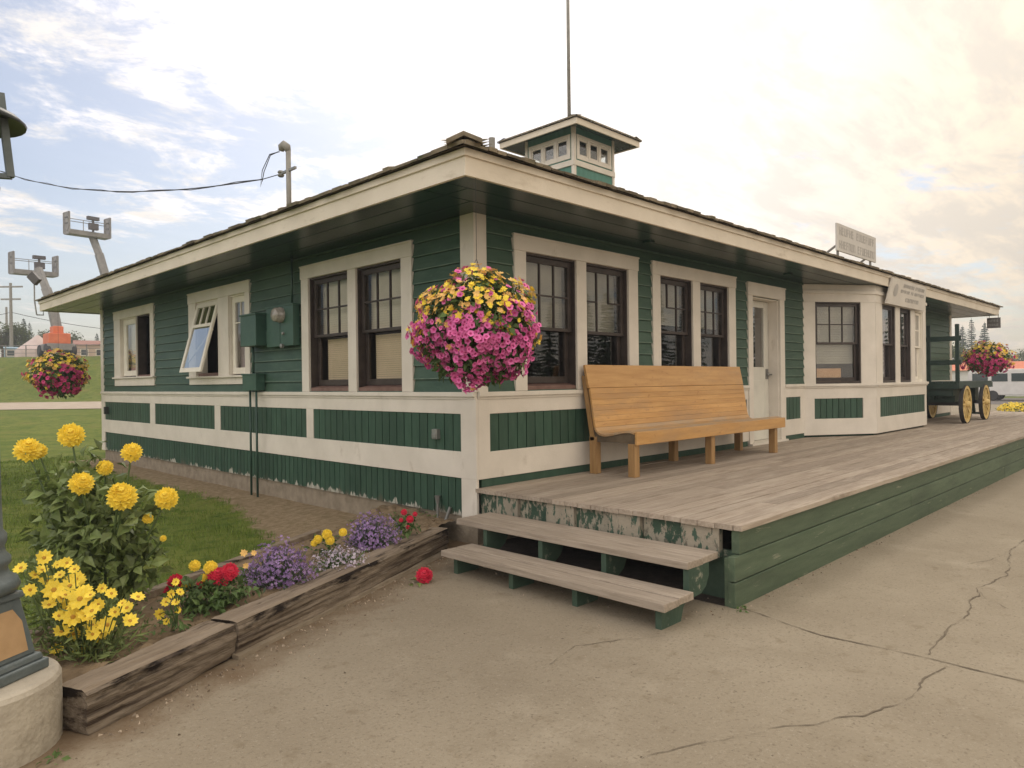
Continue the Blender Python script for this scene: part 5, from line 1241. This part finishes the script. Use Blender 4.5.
# utility pole and lines
def upole(u, v0, v1, d, label, arm=True):
    b = deep(u, v1, d); b.z = gz(b.x, b.y); h = deep(u, v0, d).z-b.z; t = thing('utility_pole', label, 'utility pole', b)
    g = MB(); g.tube([(0, 0, -.3), (0, 0, h)], [.17, .11], 10); g.build('pole', pole_m, t)
    if arm:
        for zz, w in ((h-.35, 1.1), (h-1.5, .9)):
            g = MB(); g.bar((-.704*w, .71*w, zz), (.704*w, -.71*w, zz), .12, .14); g.build('crossarm', pole_m, t)
    return b, h
p1 = upole(11.5, 283, 352, 66, 'tall wooden utility pole with crossarms behind the trees at far left')
p2 = upole(7, 307, 352, 84, 'short distant wooden pole at the far left edge', False)
g = MB()
a, b_ = Vector((p1[0].x, p1[0].y, p1[0].z+p1[1]-2.7)), deep(180, 333, 70)
g.tube(sag(a, b_, .5, 12), .025, 5); g.tube(sag(deep(-30, 312, 66), a, .3, 8), .025, 5); tag(g.build('power_line', wire_m, None), 'thin power line running from the utility pole past the orange lift', 'cable')

# trees
bark_m = mat('bark', (.09, .065, .045), (.14, .105, .075), 8, .9, .4)
spruce_m = mat('spruce_needles', (.022, .048, .022), (.042, .078, .036), 2, .8, island=.3, spec=.15, trans=.12)
broad_m = mat('olive_leaves', (.060, .080, .022), (.10, .12, .038), 2, .75, island=.35, spec=.15, trans=.2)
def make_spruce(h, r, seed):
    random.seed(seed); t = bpy.data.objects.new('spruce_tree', None); col.objects.link(t)
    g = MB(); g.tube([(0, 0, -.3), (0, 0, h*.5), (0, 0, h*.97)], [.018*h, .012*h, .003*h], 8); g.build('trunk', bark_m, t)
    c = MB(); z = h*.08
    while z < h*.98:
        f = 1-z/h; rr = r*(f**.85)*U(.8, 1.15)+.05; n = int(5+9*f)
        for k in range(n):
            a = U(0, 6.28); d = Vector((math.cos(a), math.sin(a), 0)); L_ = rr*U(.65, 1.1); 
            m = max(3, int(L_/.22))
            for q in range(m):
                s = (q+.6)/m; p = Vector((0, 0, z))+d*L_*s+Vector((0, 0, -.30*L_*s+.12*L_*s*s)); w = .34*L_*(1-s*.75)+.10
                for sg in (-1, 1):
                    e = Vector((-d.y, d.x, 0))*sg*w*U(.6, 1)+d*w*.5+Vector((0, 0, -.18*w+U(-.08, .05)))
                    c.add([p, p+e*.5+Vector((0, 0, .06)), p+e, p+e*.45-Vector((0, 0, .1))+d*.08], [(0, 1, 2), (0, 2, 3)])
        z += h*.022*U(.8, 1.3)+.05
    c.add([(0, 0, h*1.02), (.06, 0, h*.93), (-.06, .03, h*.93), (0, -.06, h*.93)], [(0, 1, 2), (0, 2, 3), (0, 3, 1)]); c.build('crown', spruce_m, t, recalc=False); return t
def make_broad(h, r, seed):
    random.seed(seed); t = bpy.data.objects.new('leafy_tree', None); col.objects.link(t)
    g = MB(); g.tube([(0, 0, -.3), (.05*h, 0, h*.35), (.02*h, .03*h, h*.7)], [.03*h, .022*h, .008*h], 8); c = MB()
    for k in range(9):
        a = U(0, 6.28); e = Vector((math.cos(a)*r*U(.3, .75), math.sin(a)*r*U(.3, .75), h*U(.42, .88))); g.tube([(.03*h, 0, h*U(.25, .5)), e*.6+Vector((0, 0, h*.18)), e], [.012*h, .008*h, .004*h], 6)
        foliage(c, e, (r*U(.3, .5), r*U(.3, .5), h*U(.10, .18)), 210, .045*h, .034*h, shell=.2, down=.2)
    foliage(c, Vector((0, 0, h*.62)), (r*.6, r*.6, h*.3), 320, .045*h, .034*h, shell=.4)
    g.build('trunk', bark_m, t); c.build('crown', broad_m, t, recalc=False); return t
sp = [make_spruce(9, 1.9, 3), make_spruce(7, 1.6, 5)]; br = [make_broad(6, 2.4, 11), make_broad(5, 2.6, 12)]
random.seed(21)
used = set()
def plant(pool, i, loc, label, cat, sc, group):
    t = pool[i]
    if (id(pool), i) in used: t = dup(t, loc, U(0, 6.28), label, sc)
    else: used.add((id(pool), i)); t.location = loc; t.rotation_euler = (0, 0, U(0, 6.28)); t.scale = (sc, sc, sc)
    tag(t, label, cat, group); return t
# left: trees behind the bank, each found from what stands before it
lt = [(2, 318, 72, br, 0, 'olive leafy tree at the far left edge of the bank'), (16, 321, 74, br, 1, 'olive leafy tree right behind the tall utility pole'), (30, 322, 76, sp, 0, 'narrow pointed tree above the tent'), (44, 328, 78, br, 0, 'low leafy tree between tent and orange lift'), (72, 331, 90, br, 1, 'distant leafy tree just right of the orange lift'), (97, 333, 90, sp, 1, 'distant pointed tree above the far left cabin'), (24, 318, 80, sp, 1, 'darker pointed tree to the right of the utility pole')]
for u, v, d, pool, i, lab in lt:
    b = deep(u, 352, d); b.z = gz(b.x, b.y); h = deep(u, v, d).z-b.z; H = {0: (6, 5), 1: (9, 7)}[1 if pool is sp else 0][i]; plant(pool, i, b, lab, 'tree', max(.25, h/H), 'trees behind the far bank')
rt_ = [(955, 341, 75, br, 1, 'pale green tree seen past the cart rack beside the depot end'), (972, 318, 130, sp, 0, 'hazy distant spruce left of the right hand flower basket'), (985, 322, 130, sp, 1, 'hazy distant spruce above the right hand flower basket'), (963, 326, 130, sp, 1, 'hazy distant spruce next to the cart rack'), (1020, 350, 95, br, 0, 'green leafy tree behind the white van at right edge'), (1004, 352, 100, br, 1, 'low leafy tree behind the right hand flower basket'), (1034, 345, 100, br, 0, 'leafy tree beyond the right edge of the road')]
for u, v, d, pool, i, lab in rt_:
    b = deep(u, 380, d); b.z = -.6; h = deep(u, v, d).z-b.z; H = {0: (6, 5), 1: (9, 7)}[1 if pool is sp else 0][i]; plant(pool, i, b, lab, 'tree', h/H, 'trees beyond the road')
# trees across the yard, seen only as reflections in the platform windows
for k, (x, y, i, s) in enumerate(((36, -14, 0, .82), (33, -17, 1, 1.0), (37, -20, 0, .76), (30, -21, 1, 1.0), (33, -25, 0, .85), (27, -25, 1, 1.05), (29, -30, 0, .8), (23, -28, 1, 1.0), (24, -33, 0, .85), (19, -33, 1, 1.0), (42, -10, 0, .9), (40, -15, 1, 1.0), (31, -18, 0, .8), (26, -22, 0, .7), (35, -22, 1, 1.1), (38, -16.5, 0, .85))):
    plant(sp, i, Vector((x, y, -.6)), 'dark spruce across the yard, mirrored in the platform windows', 'tree', s, 'spruces across the yard')
c = Vector((-27, 36, -.5)); box_building('shed_building', 'long pale building across the lawn, mirrored in the west windows', c, R(62), 26, 8, 4.6, pinkw_m, mat('grey_roof', (.20, .19, .18), (.26, .25, .24), 3, .8), [(-9+4*k, -7.5+4*k, 1.5, 3.2) for k in range(5)], .4, 1.4)

# white van and orange-roofed shed past the road
vn = thing('white_van', 'long white van with dark side windows parked beyond the road at right edge', 'van', Vector((50, 3.0, -.55)))
g = MB(); pf = [(-3.6, .35), (-3.55, 1.75), (-3.4, 2.0), (2.3, 2.0), (2.9, 1.25), (3.7, 1.05), (3.75, .35)]
n = len(pf); vs = [(sx, y, z) for sx in (-.95, .95) for y, z in pf]; g.add([(x, -y, z) for x, y, z in vs], [tuple(range(n)), tuple(range(n, 2*n))]+[(i, (i+1) % n, n+(i+1) % n, n+i) for i in range(n)]); g.build('body', white_m, vn, bevel=.05)
for a, b_ in ((-3.3, -2.45), (-2.25, -1.4), (-1.2, -.35), (-.15, .7), (.95, 1.8)):
    g = MB(); g.box(WORLD, -.975, -.952, -b_, -a, 1.22, 1.72); g.build('window', darkpane_m, vn)
for y in (-2.4, 2.2):
    for sx in (-.85, .85):
        w = MB(); w.lathe([(0, -.11), (.30, -.11), (.34, -.06), (.34, .06), (.30, .11), (0, .11)], (sx, y, .34), 18, axis='x'); w.build('wheel', tyre_m, vn)
c = Vector((66, 3.5, -.6)); box_building('long_shed', 'low white shed with an orange red roof behind the white van', c, R(90), 16, 6, 2.1, white_m, mat('orange_roof', (.55, .15, .07), (.62, .20, .10), 3, .7), [(-6+2.4*k, -4.8+2.4*k, .9, 1.6) for k in range(5)], .3, .7)

# ================================================================== SKY AND LIGHT
world = bpy.data.worlds.new('World'); scene.world = world; world.use_nodes = True
nt = world.node_tree; N = nt.nodes; L = nt.links; N.clear()
SEL, SAZ = R(47), R(40)          # sun high behind the depot, thinly clouded
sdir = Vector((math.cos(SEL)*math.cos(SAZ), math.cos(SEL)*math.sin(SAZ), math.sin(SEL)))
outn = N.new('ShaderNodeOutputWorld')
sky = N.new('ShaderNodeTexSky'); sky.sky_type = 'NISHITA'; sky.sun_disc = False; sky.sun_elevation = SEL; sky.sun_rotation = math.pi/2-SAZ; sky.air_density = 1; sky.dust_density = 2.5; sky.ozone_density = 1.5
bg1 = N.new('ShaderNodeBackground'); bg1.inputs['Strength'].default_value = .10; L.new(sky.outputs[0], bg1.inputs['Color'])
tc = N.new('ShaderNodeTexCoord'); sp_ = N.new('ShaderNodeSeparateXYZ'); L.new(tc.outputs['Generated'], sp_.inputs[0])
def math_(op, a, b=None, clamp=False):
    m = N.new('ShaderNodeMath'); m.operation = op; m.use_clamp = clamp
    for i, v in enumerate((a, b)):
        if v is None: continue
        if isinstance(v, (int, float)): m.inputs[i].default_value = v
        else: L.new(v, m.inputs[i])
    return m.outputs[0]
zz = math_('ADD', math_('MAXIMUM', sp_.outputs['Z'], 0.0), .16)
px_, py_ = math_('DIVIDE', sp_.outputs['X'], zz), math_('DIVIDE', sp_.outputs['Y'], zz)
cb = N.new('ShaderNodeCombineXYZ'); L.new(px_, cb.inputs[0]); L.new(py_, cb.inputs[1])
def noise(scale, detail, loc, stretch=(1, 1, 1), rot=0, rough=.6):
    mp = N.new('ShaderNodeMapping'); mp.inputs['Location'].default_value = loc; mp.inputs['Scale'].default_value = stretch; mp.inputs['Rotation'].default_value = (0, 0, rot); L.new(cb.outputs[0], mp.inputs['Vector'])
    n = N.new('ShaderNodeTexNoise'); n.inputs['Scale'].default_value = scale; n.inputs['Detail'].default_value = detail; n.inputs['Roughness'].default_value = rough; n.inputs['Distortion'].default_value = .25; L.new(mp.outputs[0], n.inputs['Vector']); return n.outputs['Fac']
def mrange(v, a, b, c=0, d=1, smooth=True):
    m = N.new('ShaderNodeMapRange'); m.interpolation_type = 'SMOOTHSTEP' if smooth else 'LINEAR'
    for k, x in zip(('From Min', 'From Max', 'To Min', 'To Max'), (a, b, c, d)): m.inputs[k].default_value = x
    L.new(v, m.inputs['Value']); return m.outputs[0]
dt = N.new('ShaderNodeVectorMath'); dt.operation = 'DOT_PRODUCT'; L.new(tc.outputs['Generated'], dt.inputs[0]); dt.inputs[1].default_value = sdir
dr = N.new('ShaderNodeVectorMath'); dr.operation = 'DOT_PRODUCT'; L.new(tc.outputs['Generated'], dr.inputs[0]); dr.inputs[1].default_value = RT
df = N.new('ShaderNodeVectorMath'); df.operation = 'DOT_PRODUCT'; L.new(tc.outputs['Generated'], df.inputs[0]); df.inputs[1].default_value = _f
behind = mrange(df.outputs['Value'], .25, -.35)
near = mrange(dt.outputs['Value'], .45, 1.0); right = mrange(dr.outputs['Value'], -.55, .45)
n1 = noise(2.6, 10, (3.1, 1.7, 0), (1, 1.3, 1), .6, .68); n2 = noise(.55, 5, (8.3, 2.2, 0)); n3 = noise(3.6, 9, (1.3, 7.7, 0), (.6, 1.5, 1), .3, .66)
cov = math_('ADD', math_('ADD', math_('MULTIPLY', n1, .75), math_('MULTIPLY', n2, .35)), math_('ADD', math_('MULTIPLY', near, .10), math_('ADD', math_('MULTIPLY', right, .125), math_('MULTIPLY', behind, .30))))
mask = mrange(cov, .585, .72, 0.08, 1)
shade = mrange(n3, .40, .60)
ramp = N.new('ShaderNodeMixRGB'); L.new(shade, ramp.inputs['Fac']); ramp.inputs['Color1'].default_value = (.82, .77, .72, 1); ramp.inputs['Color2'].default_value = (1.0, .93, .895, 1)
warm = N.new('ShaderNodeMixRGB'); L.new(mrange(dr.outputs['Value'], .05, .65), warm.inputs['Fac']); L.new(ramp.outputs[0], warm.inputs['Color1'])
w2 = N.new('ShaderNodeMixRGB'); L.new(shade, w2.inputs['Fac']); w2.inputs['Color1'].default_value = (.80, .71, .60, 1); w2.inputs['Color2'].default_value = (1.0, .85, .66, 1); L.new(w2.outputs[0], warm.inputs['Color2'])
bg2 = N.new('ShaderNodeBackground'); L.new(warm.outputs[0], bg2.inputs['Color']); L.new(math_('ADD', math_('SUBTRACT', math_('ADD', .84, math_('MULTIPLY', near, .44)), math_('MULTIPLY', mrange(dr.outputs['Value'], .05, .6), .16)), math_('MULTIPLY', behind, .75)), bg2.inputs['Strength'])
mxs = N.new('ShaderNodeMixShader'); L.new(mask, mxs.inputs[0]); L.new(bg1.outputs[0], mxs.inputs[1]); L.new(bg2.outputs[0], mxs.inputs[2]); L.new(mxs.outputs[0], outn.inputs['Surface'])
sun = bpy.data.lights.new('sun', 'SUN'); sun.energy = .9; sun.angle = R(25); sun.color = (1, .93, .82)
so_ = bpy.data.objects.new('sun', sun); col.objects.link(so_); so_.rotation_euler = (-sdir).to_track_quat('-Z', 'Y').to_euler()
scene.view_settings.view_transform = 'Standard'; scene.view_settings.look = 'None'; scene.view_settings.gamma = 1; scene.view_settings.exposure = .30; scene.view_settings.use_curve_mapping = False
scene.cycles.use_denoising = True; scene.cycles.max_bounces = 8; scene.cycles.transparent_max_bounces = 12
scene.render.film_transparent = False

# thin summer haze round the whole place
hz = MB(); hz.box(WORLD, -170, 300, -190, 330, -2.5, 16)
hzo = hz.build('haze', bpy.data.materials.new('haze'), None); hzo['kind'] = 'stuff'
hm = hzo.data.materials[0]; hm.use_nodes = True; hn = hm.node_tree; hn.nodes.remove(hn.nodes['Principled BSDF'])
pv_ = hn.nodes.new('ShaderNodeVolumePrincipled'); pv_.inputs['Color'].default_value = (.80, .84, .90, 1); pv_.inputs['Density'].default_value = .0017; pv_.inputs['Anisotropy'].default_value = .2
hn.links.new(pv_.outputs[0], hn.nodes['Material Output'].inputs['Volume'])
